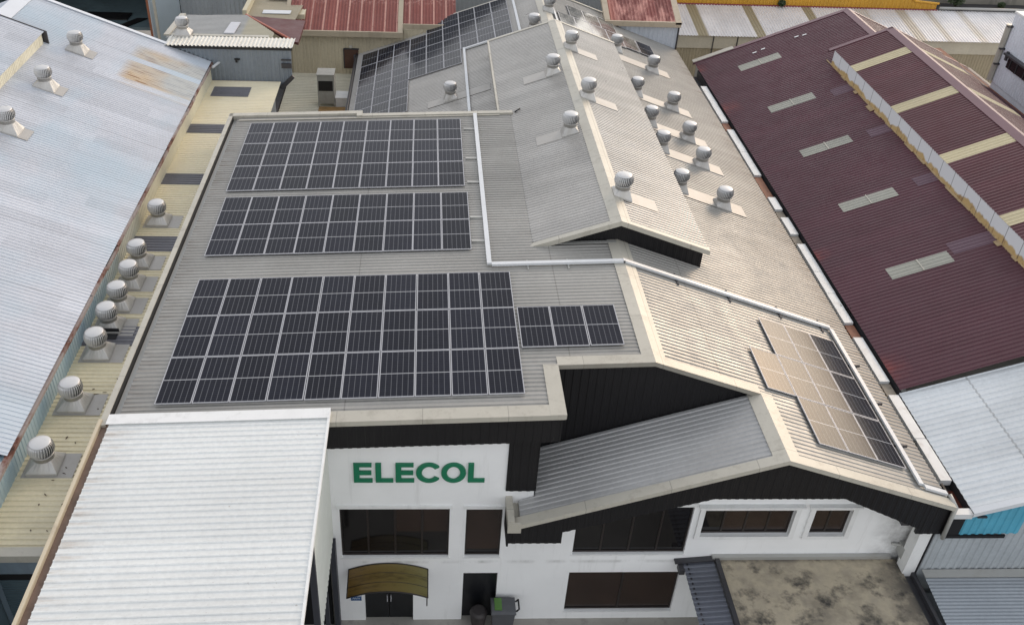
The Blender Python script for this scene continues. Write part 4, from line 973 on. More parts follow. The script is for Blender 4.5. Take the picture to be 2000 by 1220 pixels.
# ------------------------------------------------------------------ maroon warehouse
zW = lambda x: -20.6+.40*(x-16.7)
zWr = lambda x: zW(25.4)-.40*(x-25.4)
zQ = lambda x: -16.2-.42*abs(x-25.4)
def maroon():
    def ext(g, c, p, X, Y, Z):
        for (a, b, y, r) in ((16.6, 17.6, 48.2, .9), (16.5, 17.4, 25.4, .9), (16.7, 17.1, 54.2, .6), (16.7, 17.2, 33.0, .5)):
            mk = g.math('MULTIPLY', g.rng(X, a, b, 1, 0), g.rng(g.math('ABSOLUTE', g.math('SUBTRACT', Y, y)), 0, r, 1, 0))
            mk = g.math('MULTIPLY', mk, g.rng(g.noise(p, sc=2.2, det=5), .3, .6))
            c = g.mix(g.math('MULTIPLY', mk, .6, clamp=True), c, hexc(150, 62, 46))
        return c
    mat = roof_mat('maroon_roof', hexc(80, 39, 50), .42, .05, sheet=.76, var=.10, dirt=hexc(104, 84, 92), dirt_amt=.22, extra=ext, blotch=.12)
    mat2 = roof_mat('maroon_monitor_roof', hexc(82, 38, 46), .42, .05, sheet=.76, var=.10, dirt=hexc(104, 84, 92), dirt_amt=.15, blotch=.12)
    capm = paint_mat('maroon_capping', hexc(112, 82, 90), .45, .05, .08, 1)
    patch = paint_mat('faded_maroon', hexc(98, 72, 84), .45, 0, .06, 1)
    sky1 = roof_mat('translucent_sheet', hexc(162, 161, 150), .45, 0, var=.08, dirt=(.2, .2, .17), dirt_amt=.3)
    sky2 = roof_mat('cream_translucent_sheet', hexc(196, 184, 150), .45, 0, var=.08, dirt=(.2, .17, .1), dirt_amt=.3)
    t = thing('maroon_warehouse', 'maroon ribbed roof warehouse with a raised ridge monitor on the right', 'warehouse', (25, 24.3, GROUND))
    m = MB(); U = udir(zW, 0, 1)
    m.corr(on(zW, [(16.62, 24.3), (25.4, 24.3), (25.4, 55.4), (16.62, 55.4)]), YA, U, .2, .026)
    m.corr(on(zWr, [(25.4, 24.3), (34, 24.3), (34, 55.4), (25.4, 55.4)]), YA, udir(zWr, 0, 1), .2, .026)
    part('roof', m, mat, t)
    for y in (52.47, 46.53, 41.2, 35.8, 30.45):
        s = MB(); s.corr(on(zW, [(18.52, y-.38), (20.75, y-.38), (20.75, y+.38), (18.52, y+.38)]), YA, U, .2, .026, off=.012, ph=24.3-y+.38)
        sk = part('skylight', s, sky1, t)
        s = MB(); s.slab(zW, 19.62, 19.66, y-.38, y+.38, .05, .06); part('lap_strip', s, M['cap'], sk)
    for x0, x1, y in ((21.5, 22.45, 46.1), (21.5, 22.45, 41.05), (20.9, 22.45, 30.9), (21.6, 22.45, 36.0)):
        s = MB(); s.corr(on(zW, [(x0, y-.38), (x1, y-.38), (x1, y+.38), (x0, y+.38)]), YA, U, .2, .026, off=.010, ph=24.3-y+.38)
        part('roof_patch', s, patch, t)
    c = MB(); c.slab(zW, 16.6, 25.4, 55.25, 55.55, .037, .055); c.slab(zWr, 25.4, 34, 55.25, 55.55, .037, .055); c.slab(zW, 25.1, 25.4, 24.3, 55.5, .037, .054); c.slab(zWr, 25.4, 25.7, 24.3, 55.5, .037, .054)
    c.slab(zW, 16.6, 25.4, 55.53, 55.57, -.2, .037)
    part('ridge_capping', c, capm, t)
    w_ = MB(); w_.box(16.75, 16.9, 24.4, 55.3, GROUND, -20.7); w_.prism([(16.9, 55.3, GROUND), (33.9, 55.3, GROUND), (33.9, 55.3, -20.6), (25.4, 55.3, -17.2), (16.9, 55.3, -20.6)], (0, -.15, 0))
    part('wall', w_, M['capgrey'], t)
    c = MB()
    for y0 in [52.6+i*.45 for i in range(6)]: c.slab(zW, 16.5+random.uniform(0, .1), 17.3+ (y0-52)*.7*.4, 55.2, 55.62, .056, .075) if False else None
    c.slab(zW, 16.55, 18.9, 55.3, 55.7, .056, .09); part('pale_edge_sheet', c, M['cap'], t)
    # monitor
    m = MB()
    m.corr(on(zQ, [(22.43, 24.5), (25.4, 24.5), (25.4, 49.35), (22.43, 49.35)]), YA, (1, 0, .42), .2, .026)
    m.corr(on(zQ, [(25.4, 24.5), (28.5, 24.5), (28.5, 49.35), (25.4, 49.35)]), YA, (1, 0, -.42), .2, .026)
    mo = part('monitor_roof', m, mat2, t)
    for y in (46.4, 41.15, 35.9, 30.6):
        s = MB(); s.corr(on(zQ, [(22.42, y-.40), (25.3, y-.40), (25.3, y+.40), (22.42, y+.40)]), YA, (1, 0, .42), .2, .026, off=.014, ph=24.5-y+.40)
        s.corr(on(zQ, [(25.5, y-.40), (28.52, y-.40), (28.52, y+.40), (25.5, y+.40)]), YA, (1, 0, -.42), .2, .026, off=.014, ph=24.5-y+.40)
        part('skylight', s, sky2, mo)
    c = MB(); c.slab(zQ, 25.05, 25.4, 24.5, 49.45, .037, .055); c.slab(zQ, 25.4, 25.75, 24.5, 49.45, .037, .055); c.slab(zQ, 22.2, 25.4, 49.25, 49.5, .037, .055); c.slab(zQ, 25.4, 28.6, 49.25, 49.5, .037, .055); c.slab(zQ, 22.2, 25.4, 49.46, 49.5, -.15, .037)
    part('ridge_capping', c, capm, mo)
    g = N('stained_side_sheet'); p = g.pos(); X, Y, Z = g.xyz(p)
    c = hexc(216, 217, 220)
    edge = g.math('ADD', Z, g.math('MULTIPLY', g.math('SUBTRACT', g.noise(p, scale=(1, 1.1, .3), sc=1.0, det=6), .5), .75))
    c = g.mix(g.rng(edge, EYE-18.06, EYE-17.98, 1, 0), c, hexc(190, 162, 112))
    c = g.mix(g.math('MULTIPLY', g.rng(g.noise(p, scale=(1, 3, 1), sc=1.5, det=6, loc=(4, 4, 4)), .55, .7), g.rng(edge, EYE-18.05, EYE-17.95, .8, 0)), c, hexc(120, 82, 48))
    sl_ = g.math('LESS_THAN', g.math('FRACT', g.math('DIVIDE', Y, 1.12)), .035)
    c = g.mix(g.math('MULTIPLY', sl_, .7), c, (.05, .05, .05))
    sm = g.done(c, .6)
    w_ = MB(); w_.box(22.45, 22.58, 24.5, 49.2, -18.42, zQ(22.5)-.02); w_.box(28.2, 28.3, 24.5, 49.2, -18.42, -17.45)
    part('side_wall', w_, sm, mo)
    w_ = MB(); w_.prism([(22.5, 49.2, zQ(22.5)), (25.4, 49.2, -16.25), (28.25, 49.2, zQ(28.25)), (28.25, 49.2, -18.4), (25.4, 49.2, -17.2), (22.5, 49.2, -18.4)], (0, -.06, 0)); part('end_wall', w_, M['black'], mo)
    # broken foot flashing
    f = MB(); y = 27.2
    while y < 49.4:
        l = random.uniform(.25, .9); o = random.uniform(.0, .10) + (.14 if random.random() < .12 else 0)
        f.slab(zW, 22.44-o*.8, 22.46, y, y+l, .04, .055+random.uniform(0, .02)); y += l+random.choice([0, 0, .02, .12])
    part('broken_flashing', f, paint_mat('ochre_flashing', hexc(168, 146, 112), .7, 0, .2, 3, (.1, .06, .03), .6), mo)
    bits = MB()
    for x, yy in ((22.0, 54.0), (22.4, 53.9), (19.6, 53.8), (20.1, 53.9), (23.4, 51.0)): bits.slab(zW, x, x+.22, yy, yy+.1, .04, .06)
    part('paint_flake', bits, M['trim'], t)
    # gutter valley on the far side
    v = MB(); v.box(33.3, 34.2, 24.3, 55.4, -20.7, -20.55); part('valley_gutter', v, M['darkgrey'], t)
maroon()

# ------------------------------------------------------------------ pale shed at the right front
def pale_shed():
    zP = lambda x: -20.76+.36*(x-16.7)
    mat = roof_mat('pale_white_roof', hexc(212, 216, 218), .42, .15, sheet=.76, var=.05, dirt=(.2, .17, .13), dirt_amt=.15, extra=lapline(xs=(18.75,), wid=.03))
    t = thing('pale_shed', 'pale white ribbed shed roof with cyan painted fascia at the right front', 'shed', (20, 18.9, GROUND))
    m = MB(); m.corr(on(zP, [(16.62, 18.85), (25, 18.85), (25, 24.28), (16.62, 24.28)]), YA, udir(zP, 0, 1), .24, .03)
    part('roof', m, mat, t)
    c = MB(); c.slab(zP, 16.6, 25, 18.74, 18.95, .047, .065); c.slab(zP, 16.6, 25, 18.72, 18.74, -.1, .065); part('verge_capping', c, M['tray'], t)
    g = N('cyan_paint'); p = g.pos()
    k = g.rng(g.noise(p, sc=1.5, det=5), .3, .7, .85, 1.08)
    cy = g.done(g.mix(1.0, hexc(84, 164, 190), g.comb(k, k, k), 'MULTIPLY'), .5)
    q = MB()
    q.corr([(16.45, 18.86, -20.9), (18.4, 18.86, zP(18.4)-.1), (18.4, 18.86, -21.75), (16.4, 18.86, -21.8)], (1, 0, 0), (0, 0, 1), .24, .03)
    q.corr([(18.4, 18.86, zP(18.4)-.1), (25, 18.86, zP(25)-.1), (25, 18.86, zP(25)-.75), (18.4, 18.86, zP(18.4)-.75)], (1, 0, 0), (0, 0, 1), .24, .03)
    part('fascia', q, cy, t, 'cyan painted ribbed fascia')
    q = MB(); q.box(16.05, 16.5, 18.82, 18.9, -21.8, -20.9); q.box(16.05, 18.0, 18.80, 18.86, -21.92, -21.80); part('edge_trim', q, M['black'], t)
    q = MB(); q.box(16.8, 17.1, 18.76, 18.82, -20.98, -20.93); part('bracket', q, M['darkgrey'], t)
    wm = roof_mat('pale_grey_wall', hexc(174, 180, 184), .5, .05, sheet=.9, var=.05, along='Z', dirt=(.2, .2, .2), dirt_amt=.1)
    w_ = MB(); w_.corr([(15.9, 18.96, -21.0), (16.7, 18.96, -20.85), (25, 18.96, zP(25)), (25, 18.96, -23.6), (15.9, 18.96, -23.6)], (1, 0, 0), (0, 0, 1), .24, .03)
    w_.box(15.9, 25, 18.98, 19.1, GROUND, -21.0)
    part('wall', w_, wm, t)
    zF = lambda y: -23.55+.10*(y-18.9)
    t2 = thing('grey_lean_to', 'low grey finely corrugated lean-to roof in the bottom right corner', 'lean-to', (20, 15, GROUND))
    m = MB(); m.corr([(15.95, 11, zF(11)), (26, 11, zF(11)), (26, 18.9, zF(18.9)), (15.95, 18.9, zF(18.9))], (0, 1, .10), (1, 0, 0), .12, .02, 'sine')
    part('roof', m, roof_mat('grey_corrugated', hexc(150, 156, 162), .5, .1, var=.06, dirt=(.3, .3, .34), dirt_amt=.25), t2)
    c = MB(); c.yslab(zF, 15.95, 26, 18.62, 18.9, .022, .05); part('flashing', c, M['capgrey'], t2)
    c = MB(); c.box(16.0, 25.9, 11.2, 18.8, GROUND, zF(11)-.2); part('wall', c, wm, t2)
pale_shed()

# ------------------------------------------------------------------ buildings behind, left
def behind_left():
    creamw = roof_mat('cream_wall_sheet', hexc(194, 184, 160), .55, 0, sheet=1.1, var=.05, along='Z', dirt=(.16, .12, .08), dirt_amt=.25)
    def redx(g, c, p, X, Y, Z):
        ln = g.math('LESS_THAN', g.math('FRACT', g.math('DIVIDE', g.math('ADD', X, .3), .76)), .13)
        ch = g.rng(g.noise(p, sc=2.5, det=7, rough=.75), .30, .48)
        c = g.mix(g.math('MULTIPLY', g.math('MULTIPLY', ln, ch), .8), c, hexc(206, 160, 146))
        top = g.math('MULTIPLY', g.rng(g.noise(p, sc=4.0, det=7, rough=.75, loc=(3, 3, 3)), .52, .60), g.rng(Y, 59.6, 60.3, .06, .8))
        return g.mix(top, c, hexc(210, 168, 156))
    red = roof_mat('faded_red_roof', hexc(134, 72, 64), .55, 0, sheet=.76, var=.14, along='Y', dirt=hexc(84, 50, 46), dirt_amt=.4, extra=redx)
    # cream building with red roof
    t = thing('cream_building', 'cream ribbed wall building with a faded red roof behind the factory', 'building', (-4, 57.3, GROUND))
    zE = lambda y: -19.72+.30*(y-57.0)
    m = MB(); m.corr([(-8.55, 56.9, zE(56.9)), (-1.7, 56.9, zE(56.9)), (-1.7, 60.6, zE(60.6)), (-8.55, 60.6, zE(60.6))], (1, 0, 0), (0, 1, .30), .2, .04)
    m.corr([(-1.45, 57.8, zE(57.8)), (1.9, 57.8, zE(57.8)), (1.9, 60.6, zE(60.6)), (-1.45, 60.6, zE(60.6))], (1, 0, 0), (0, 1, .30), .2, .04)
    part('roof', m, red, t)
    c = MB(); c.box(-8.7, -1.4, 56.78, 56.9, -20.02, -19.68); c.yslab(zE, -1.72, -1.42, 56.8, 60.6, -.02, .07); c.yslab(zE, -8.75, -8.5, 56.8, 60.7, -.1, .05)
    c.box(-1.42, 1.4, 57.25, 57.35, -19.6, -19.3)
    part('fascia', c, paint_mat('sand_fascia', hexc(176, 164, 142), .5, 0, .06, 1, (.15, .1, .07), .4), t)
    w_ = MB(); w_.corr([(-8.3, 57.3, -19.9), (.6, 57.3, -19.6), (.6, 57.3, -23.2), (-8.3, 57.3, -23.2)], (1, 0, 0), (0, 0, 1), .22, .03)
    w_.box(-8.3, .6, 57.33, 60.4, GROUND, -19.75)
    part('wall', w_, creamw, t)
    d = MB(); d.box(-5.08, -4.2, 57.22, 57.28, -22.2, -20.98); dd = part('door', d, paint_mat('brown_door', hexc(84, 58, 46), .6, 0, .2, 2), t)
    d = MB(); d.box(-5.12, -4.16, 57.2, 57.27, -20.98, -20.9); d.box(-5.14, -5.08, 57.2, 57.27, -22.2, -20.98); part('door_frame', d, M['darkgrey'], dd)
    d = MB(); d.lathe((-4.66, 57.1, -20.85), [(.02, .0), (.11, .03), (.12, .12), (.05, .2)], 14); d.tube([(-4.66, 57.1, -20.8), (-4.66, 57.3, -20.9)], .02, 6); part('wall_lamp', d, M['cap'], t)
    # low cream roof with air handling unit
    t = thing('low_outbuilding', 'low cream roofed outbuilding between the flat roof and the cream wall', 'outbuilding', (-6.3, 50, GROUND))
    m = MB(); m.corr([(-8.5, 43.0, -22.6), (-4.25, 43.0, -22.6), (-4.25, 57.3, -22.55), (-8.5, 57.3, -22.55)], YA, (1, 0, 0), .25, .04)
    part('roof', m, roof_mat('old_cream_roof', hexc(208, 203, 184), .55, 0, sheet=1.5, var=.07, dirt=(.14, .12, .09), dirt_amt=.4), t)
    w_ = MB(); w_.box(-8.4, -4.3, 43.1, 57.2, GROUND, -22.7); part('wall', w_, creamw, t)
    c = MB(); c.box(-8.75, -8.5, 44.0, 51.0, -22.7, -22.35); c.box(-8.95, -8.55, 51.0, 57.2, -22.9, -22.5); part('gutter', c, M['darkgrey'], t)
    a = thing('air_handling_unit', 'tall grey duct unit with a dark louvre on the low cream roof', 'vent unit', (-5.8, 52.2, -22.58))
    m = MB(); m.box(-6.25, -5.28, 51.95, 52.9, -22.35, -20.62); m.box(-6.25, -6.19, 51.95, 52.0, -22.6, -22.35); m.box(-5.34, -5.28, 51.95, 52.0, -22.6, -22.35); m.box(-6.28, -5.25, 51.9, 52.95, -20.62, -20.55)
    part('housing', m, paint_mat('unit_grey', hexc(160, 160, 154), .5, .1, .1, 2, (.12, .11, .1), .35, obj=True), a)
    m = MB(); m.box(-6.18, -5.36, 51.93, 51.952, -21.55, -20.95)
    for k in range(9): m.box(-6.18, -5.36, 51.91, 51.93, -21.53+k*.065, -21.50+k*.065)
    part('louvre', m, M['dark'], a)
    m = MB(); m.box(-5.25, -4.42, 52.0, 53.0, -22.55, -22.02); m.box(-5.27, -4.40, 51.98, 53.02, -22.02, -21.98)
    tag(m.build('white_box', paint_mat('white_box_paint', hexc(222, 222, 220), .5, 0, .05, 2, (.2, .18, .15), .3), None, (-4.85, 52.5, -22.55)), 'low white metal box beside the tall duct unit', 'box')
    m = MB(); m.box(-6.2, -4.3, 50.2, 51.9, -22.56, -22.50)
    tag(m.build('rusty_sheet', paint_mat('ochre_rust', hexc(168, 132, 84), .7, 0, .25, 2, (.12, .08, .04), .6), None, (-5.2, 51, -22.56)), 'ochre rusty metal sheet lying in front of the tall duct unit', 'metal sheet')
    # blue-grey wall building
    bw = roof_mat('blue_grey_wall', hexc(128, 136, 144), .5, .1, sheet=1.0, var=.05, along='Z', dirt=(.1, .1, .1), dirt_amt=.15)
    t = thing('blue_grey_shed', 'blue-grey ribbed wall with a white corrugated top edge beyond the cream lean-to', 'shed', (-10, 47.5, GROUND))
    w_ = MB(); w_.corr([(-12.9, 47.5, -17.38), (-6.95, 47.5, -17.38), (-6.98, 47.5, -18.85), (-7.7, 47.5, -19.5), (-12.9, 47.5, -19.2)], (1, 0, 0), (0, 0, 1), .22, .035)
    w_.box(-12.9, -8.3, 47.75, 49.3, GROUND, -17.45)
    part('wall', w_, bw, t)
    m = MB(); m.corr([(-13.4, 47.35, -17.36), (-6.85, 47.35, -17.36), (-6.85, 48.75, -17.30), (-13.4, 48.75, -17.30)], (1, 0, 0), (0, 1, 0), .2, .05)
    part('roof', m, paint_mat('white_corrugate', hexc(228, 226, 218), .5, 0, .08, 3, (.3, .22, .15), .5), t)
    c = MB(); c.box(-13.2, -6.9, 47.42, 47.49, -17.52, -17.38); part('fascia', c, M['dark'], t)
    c = MB(); c.box(-11.2, -7.7, 47.36, 47.5, -19.36, -19.22); part('base_flashing', c, paint_mat('brown_grey_flash', hexc(124, 112, 104), .6, 0, .15, 2), t)
    c = MB(); c.box(-9.9, -9.62, 47.40, 47.5, -18.08, -18.0); c.box(-9.85, -9.75, 47.36, 47.42, -18.2, -18.05); part('bracket', c, M['dark'], t)
    c = MB(); c.box(-7.5, -6.97, 47.38, 47.46, -18.05, -17.98); c.box(-7.5, -6.97, 47.36, 47.44, -18.45, -18.2); part('wall_box', c, M['darkgrey'], t)
    c = MB(); c.prism([(-7.72, 47.3, -19.5), (-6.98, 47.3, -18.82), (-6.85, 47.3, -18.95), (-7.5, 47.3, -19.6)], (0, .15, 0)); part('sloping_gutter', c, M['darkgrey'], t)
    # grey flat roof behind it
    def mx(g, c, p, X, Y, Z): return g.mix(g.rng(X, -9.9, -9.7), c, hexc(178, 172, 152))
    t = thing('grey_flat_shed', 'flat grey sheet roof with a skylight behind the blue-grey wall', 'shed', (-11, 50, GROUND))
    m = MB(); z = -17.42
    m.corr([(-13.6, 48.7, z), (-8.1, 48.7, z), (-8.1, 49.7, z), (-10.0, 52.5, z), (-13.6, 52.3, z)], YA, (1, 0, 0), .2, .03)
    part('roof', m, roof_mat('grey_flat_roof', hexc(166, 166, 164), .5, .1, var=.05, dirt=(.12, .12, .12), dirt_amt=.3, extra=mx), t)
    c = MB(); c.prism([(-10.6, 51.05, z+.05), (-10.1, 51.05, z+.05), (-10.17, 49.3, z+.05), (-10.7, 49.3, z+.05)], (0, 0, .06)); part('skylight', c, paint_mat('opal_sheet', hexc(196, 198, 204), .4), t)
    c = MB(); c.box(-13.6, -8.3, 48.95, 49.25, z+.035, z+.05); c.prism([(-13.75, 48.9, z+.02), (-13.45, 48.9, z+.02), (-13.3, 52.3, z+.02), (-13.6, 52.3, z+.02)], (0, 0, .08)); part('capping', c, M['cap'], t)
    c = MB(); c.box(-13.5, -10.2, 49.3, 52.2, GROUND, z-.1); part('wall', c, bw, t)
    # maroon valley roof with a salmon hip cap
    t = thing('hipped_roof', 'small dark maroon roof piece with a salmon hip cap behind the grey flat roof', 'roof', (-8.5, 52, -18.2))
    m = MB(); m.prism([(-10.25, 53.9, -17.9), (-7.3, 50.0, -17.9), (-6.9, 50.0, -18.0), (-6.9, 53.6, -18.0)], (0, 0, -.15)); part('roof_sheet', m, roof_mat('dark_maroon_sheet', hexc(88, 40, 40), .5, 0, var=.1), t)
    m = MB(); m.tube([(-10.3, 53.9, -17.85), (-7.3, 50.0, -17.85)], .07, 8); part('hip_cap', m, paint_mat('salmon_cap', hexc(196, 122, 104), .6), t)
    # grey wall building farther back
    t = thing('grey_back_building', 'grey ribbed wall building standing far back at the top left', 'building', (-14, 63, GROUND))
    w_ = MB(); w_.corr([(-16.3, 63, -15.5), (-11.95, 63, -15.5), (-11.95, 63, -22.5), (-16.3, 63, -22.5)], (1, 0, 0), (0, 0, 1), .3, .04); w_.box(-16.3, -11.95, 63.05, 75, GROUND, -15.5)
    part('wall', w_, roof_mat('grey_wall_sheet', hexc(160, 166, 172), .5, .1, var=.04, along='Z', dirt_amt=.12), t)
    w_ = MB(); w_.prism([(-16.35, 63.0, GROUND), (-16.35, 63.0, -15.5), (-17.6, 60.5, -15.5), (-17.6, 60.5, GROUND)], (-.1, .1, 0)); part('side_wall', w_, paint_mat('pale_blue_side', hexc(176, 188, 196), .5, 0, .06, 1), t)
    w_ = MB(); w_.box(-17.35, -17.2, 60.3, 60.45, -24, -15.5); part('downpipe', w_, M['cap'], t)
    # open dark shed
    t = thing('open_shed', 'dark open-sided shed with a teal floor and rusty orange front behind the pale blue roof', 'shed', (-21, 62, GROUND))
    d = MB(); d.box(-36, -17.9, 70, 70.2, -24, -14); d.box(-36, -35.8, 55, 70, -24, -14); d.box(-18.0, -17.9, 62.0, 70, -24, -14)
    part('inner_wall', d, M['void'], t)
    d = MB(); d.box(-36, -17.8, 63.3, 70, -22.2, -22.0); part('floor', d, paint_mat('teal_floor', hexc(104, 124, 130), .7, 0, .2, .6, (.05, .06, .06), .6), t)
    d = MB(); d.box(-36, -17.8, 61.8, 70.3, -14.4, -14.2); part('roof', d, M['capgrey'], t)
    d = MB(); d.box(-17.85, -17.6, 60.6, 60.85, -24, -14.2); part('post', d, paint_mat('rust_post', hexc(150, 96, 70), .7, 0, .2, 1), t)
    d = MB(); d.box(-22, -17.2, 58.5, 63.2, -23.2, -23.0); part('front_apron', d, paint_mat('rust_apron', hexc(168, 92, 52), .8, 0, .25, 1, (.05, .03, .02), .7), t)
    d = MB(); d.prism([(-21.0, 63.0, -21.98), (-20.3, 63.0, -21.98), (-19.2, 65.0, -21.98), (-19.9, 65.0, -21.98)], (0, 0, .05)); d.box(-23.5, -20.5, 64.6, 66.0, -21.99, -21.90); part('dark_mat', d, M['dark'], t)
    # cream roof at the top
    t = thing('beige_back_shed', 'beige roof with two white skylight sheets at the top left', 'shed', (-9, 58, GROUND))
    m = MB(); m.corr([(-10.95, 57.2, -19.0), (-7.9, 56.6, -19.0), (-7.3, 66, -18.7), (-10.9, 66, -18.7)], YA, (1, 0, 0), .2, .03)
    part('roof', m, roof_mat('beige_roof', hexc(176, 166, 144), .55, 0, var=.08, dirt=(.18, .14, .1), dirt_amt=.3), t)
    m = MB(); m.box(-10.0, -8.3, 57.5, 58.1, -18.94, -18.9); m.box(-10.0, -8.3, 60.0, 60.7, -18.86, -18.82); part('skylight', m, paint_mat('white_skylight', hexc(214, 218, 222), .5), t)
    m = MB(); m.box(-11.1, -10.85, 57.0, 66, GROUND, -18.6); m.box(-10.8, -7.5, 58, 65.8, GROUND, -19.1); part('wall', m, paint_mat('ivory_wall', hexc(204, 196, 170), .5, 0, .05, 1), t)
    # grey walls behind the red roof
    t = thing('grey_wall_block', 'plain grey sheet wall behind the faded red roof at the top', 'building', (0, 68, GROUND))
    w_ = MB(); w_.corr([(-4.5, 68, -15), (13.5, 68, -15), (13.5, 68, -23.5), (-4.5, 68, -23.5)], (1, 0, 0), (0, 0, 1), .35, .03); w_.box(-4.5, 13.5, 68.05, 80, GROUND, -15)
    part('wall', w_, roof_mat('dull_grey_sheet', hexc(150, 154, 156), .5, .1, sheet=1.6, var=.06, along='Z', dirt_amt=.15), t)
    w_ = MB(); w_.box(-7.9, -4.6, 69, 78, GROUND, -21.5); part('low_block', w_, M['darkgrey'], t)
    m = MB(); m.tube([(-6.9, 64.0, -21.0), (-6.9, 64.0, -17.5)], .05, 6); m.tube([(-6.5, 64.0, -21.0), (-6.5, 64.0, -17.5)], .05, 6)
    m.tube([(-7.4, 64, -19.0), (-6.2, 64, -18.7)], .04, 6); m.tube([(-7.2, 64, -18.5), (-6.3, 64, -19.4)], .04, 6)
    tag(m.build('pipe_rack', paint_mat('rusty_pipe', hexc(120, 72, 58), .7), None, (-6.7, 64, -21)), 'rusty pipes standing behind the corner of the faded red roof', 'pipes')
behind_left()

# ------------------------------------------------------------------ buildings behind, right
def behind_right():
    # red roofed dormer on the rear of the factory
    def redx(g, c, p, X, Y, Z):
        q = g.rng(X, 11.3, 12.1, 1, 0); c = g.mix(g.math('MULTIPLY', q, .9), c, hexc(196, 128, 112))
        fl = g.rng(g.noise(p, scale=(1.3, .35, 1), sc=1.5, det=6, rough=.65), .48, .62, 0, .9)
        return g.mix(fl, c, hexc(200, 146, 134))
    red = roof_mat('peeling_red_roof', hexc(134, 74, 68), .55, 0, sheet=.76, var=.14, along='Y', dirt=hexc(84, 50, 46), dirt_amt=.4, extra=redx)
    t = thing('red_roof_annex', 'small annex with a peeling red roof and pale ribbed wall on the factory rear slope', 'annex', (14, 57.2, GROUND))
    zD = lambda y: -18.72+.34*(y-57.0)
    m = MB(); m.corr([(11.35, 57.05, zD(57.05)), (15.5, 57.05, zD(57.05)), (15.5, 60.9, zD(60.9)), (11.35, 60.9, zD(60.9))], (1, 0, 0), (0, 1, .34), .22, .045)
    part('roof', m, red, t)
    c = MB(); c.box(12.0, 15.86, 56.9, 57.04, -18.98, -18.66); c.yslab(zD, 15.5, 15.88, 56.9, 61, -.05, .07); c.yslab(zD, 11.05, 11.4, 57.04, 61, -.15, .07); c.box(11.05, 12.0, 56.9, 57.04, -18.95, -18.66)
    part('fascia', c, paint_mat('sand_trim', hexc(186, 172, 150), .5, 0, .08, 1, (.15, .1, .07), .4), t)
    w_ = MB(); w_.corr([(12.0, 57.2, -18.9), (15.75, 57.2, -18.9), (15.75, 57.2, -20.45), (12.0, 57.2, -19.12)], (1, 0, 0), (0, 0, 1), .3, .035)
    w_.prism([(12.0, 57.25, -18.9), (15.75, 57.25, -18.9), (15.75, 57.25, -20.6), (12.0, 57.25, -19.3)], (0, 3.4, 0)); w_.box(15.0, 15.75, 58.8, 60.6, GROUND, -20.6)
    part('wall', w_, roof_mat('pale_blue_wall', hexc(200, 206, 214), .5, .05, sheet=.9, var=.05, along='Z', dirt_amt=.1), t)
    c = MB(); c.box(15.76, 15.84, 57.1, 57.3, -20.6, -18.98); part('downpipe', c, M['darkgrey'], t)
    # long white roofed warehouse
    zE = lambda y: -21.5+.15*(y-63)
    def stripes(g, c, p, X, Y, Z):
        for x0, x1 in ((18.85, 19.6), (23.0, 23.7), (27.45, 28.15)):
            c = g.mix(g.math('MULTIPLY', soft_box(g, X, x0, x1, .04), .85), c, hexc(146, 134, 98))
        for x0, x1, k in ((31.4, 32.3, .4), (34.4, 35.2, .7), (36.6, 37.1, .55), (39.0, 39.6, .5)):
            c = g.mix(g.math('MULTIPLY', soft_box(g, X, x0, x1, .08), k), c, hexc(176, 164, 140))
        return c
    t = thing('white_warehouse', 'long white ribbed roof with olive translucent strips behind the maroon roof', 'warehouse', (28, 63, GROUND))
    m = MB(); m.corr([(16.0, 62.9, zE(62.9)), (46, 62.9, zE(62.9)), (46, 67.6, zE(67.6)), (16.0, 67.6, zE(67.6))], (1, 0, 0), (0, 1, .15), .22, .04)
    part('roof', m, roof_mat('white_ribbed_roof', hexc(226, 224, 224), .45, .05, along='Y', sheet=.76, var=.05, dirt=(.35, .32, .28), dirt_amt=.2, extra=stripes), t)
    w_ = MB(); w_.box(16.0, 46, 63.1, 63.25, -22.45, -21.55); w1 = part('wall', w_, roof_mat('beige_panel', hexc(206, 198, 178), .55, 0, sheet=1.6, var=.05, along='Z', dirt=(.2, .16, .12), dirt_amt=.2), t)
    w_ = MB(); w_.corr([(16.0, 63.2, -22.47), (46, 63.2, -22.47), (46, 63.2, GROUND), (16.0, 63.2, GROUND)], (1, 0, 0), (0, 0, 1), .22, .03); w_.box(16.0, 46, 63.3, 75, GROUND, -22.6)
    part('lower_wall', w_, roof_mat('dull_beige_sheet', hexc(176, 164, 138), .6, 0, sheet=1.6, var=.06, along='Z', dirt=(.15, .12, .09), dirt_amt=.3), t)
    c = MB()
    for x in (20.0, 21.7, 25.5): c.box(x-.03, x+.03, 63.04, 63.1, GROUND, -21.6)
    part('downpipe', c, M['darkgrey'], t)
    # mustard building
    t = thing('mustard_building', 'mustard yellow ribbed wall with a sloping end at the top right', 'building', (27, 67.7, GROUND))
    zt = -20.85
    w_ = MB(); w_.corr([(15.5, 67.7, -16), (34.0, 67.7, -18.9), (35.9, 67.7, -20.2), (37.6, 67.7, -20.35), (37.6, 67.7, zt-.1), (15.5, 67.7, zt-.1)], (1, 0, 0), (0, 0, 1), .3, .04)
    w_.box(15.5, 36, 67.8, 78, GROUND, zt)
    part('wall', w_, roof_mat('mustard_sheet', hexc(206, 156, 52), .5, 0, sheet=1.2, var=.05, along='Z', dirt=(.25, .13, .03), dirt_amt=.25), t)
    c = MB(); c.box(15.5, 37.7, 67.55, 67.68, zt-.02, zt+.12); part('base_flashing', c, paint_mat('dusky_pink', hexc(140, 74, 78), .6, 0, .12, 1), t)
    c = MB(); c.tube([(34.0, 67.62, -18.85), (35.9, 67.62, -20.15), (37.7, 67.62, -20.3)], .09, 6); part('verge', c, paint_mat('mustard_trim', hexc(214, 160, 50), .5), t)
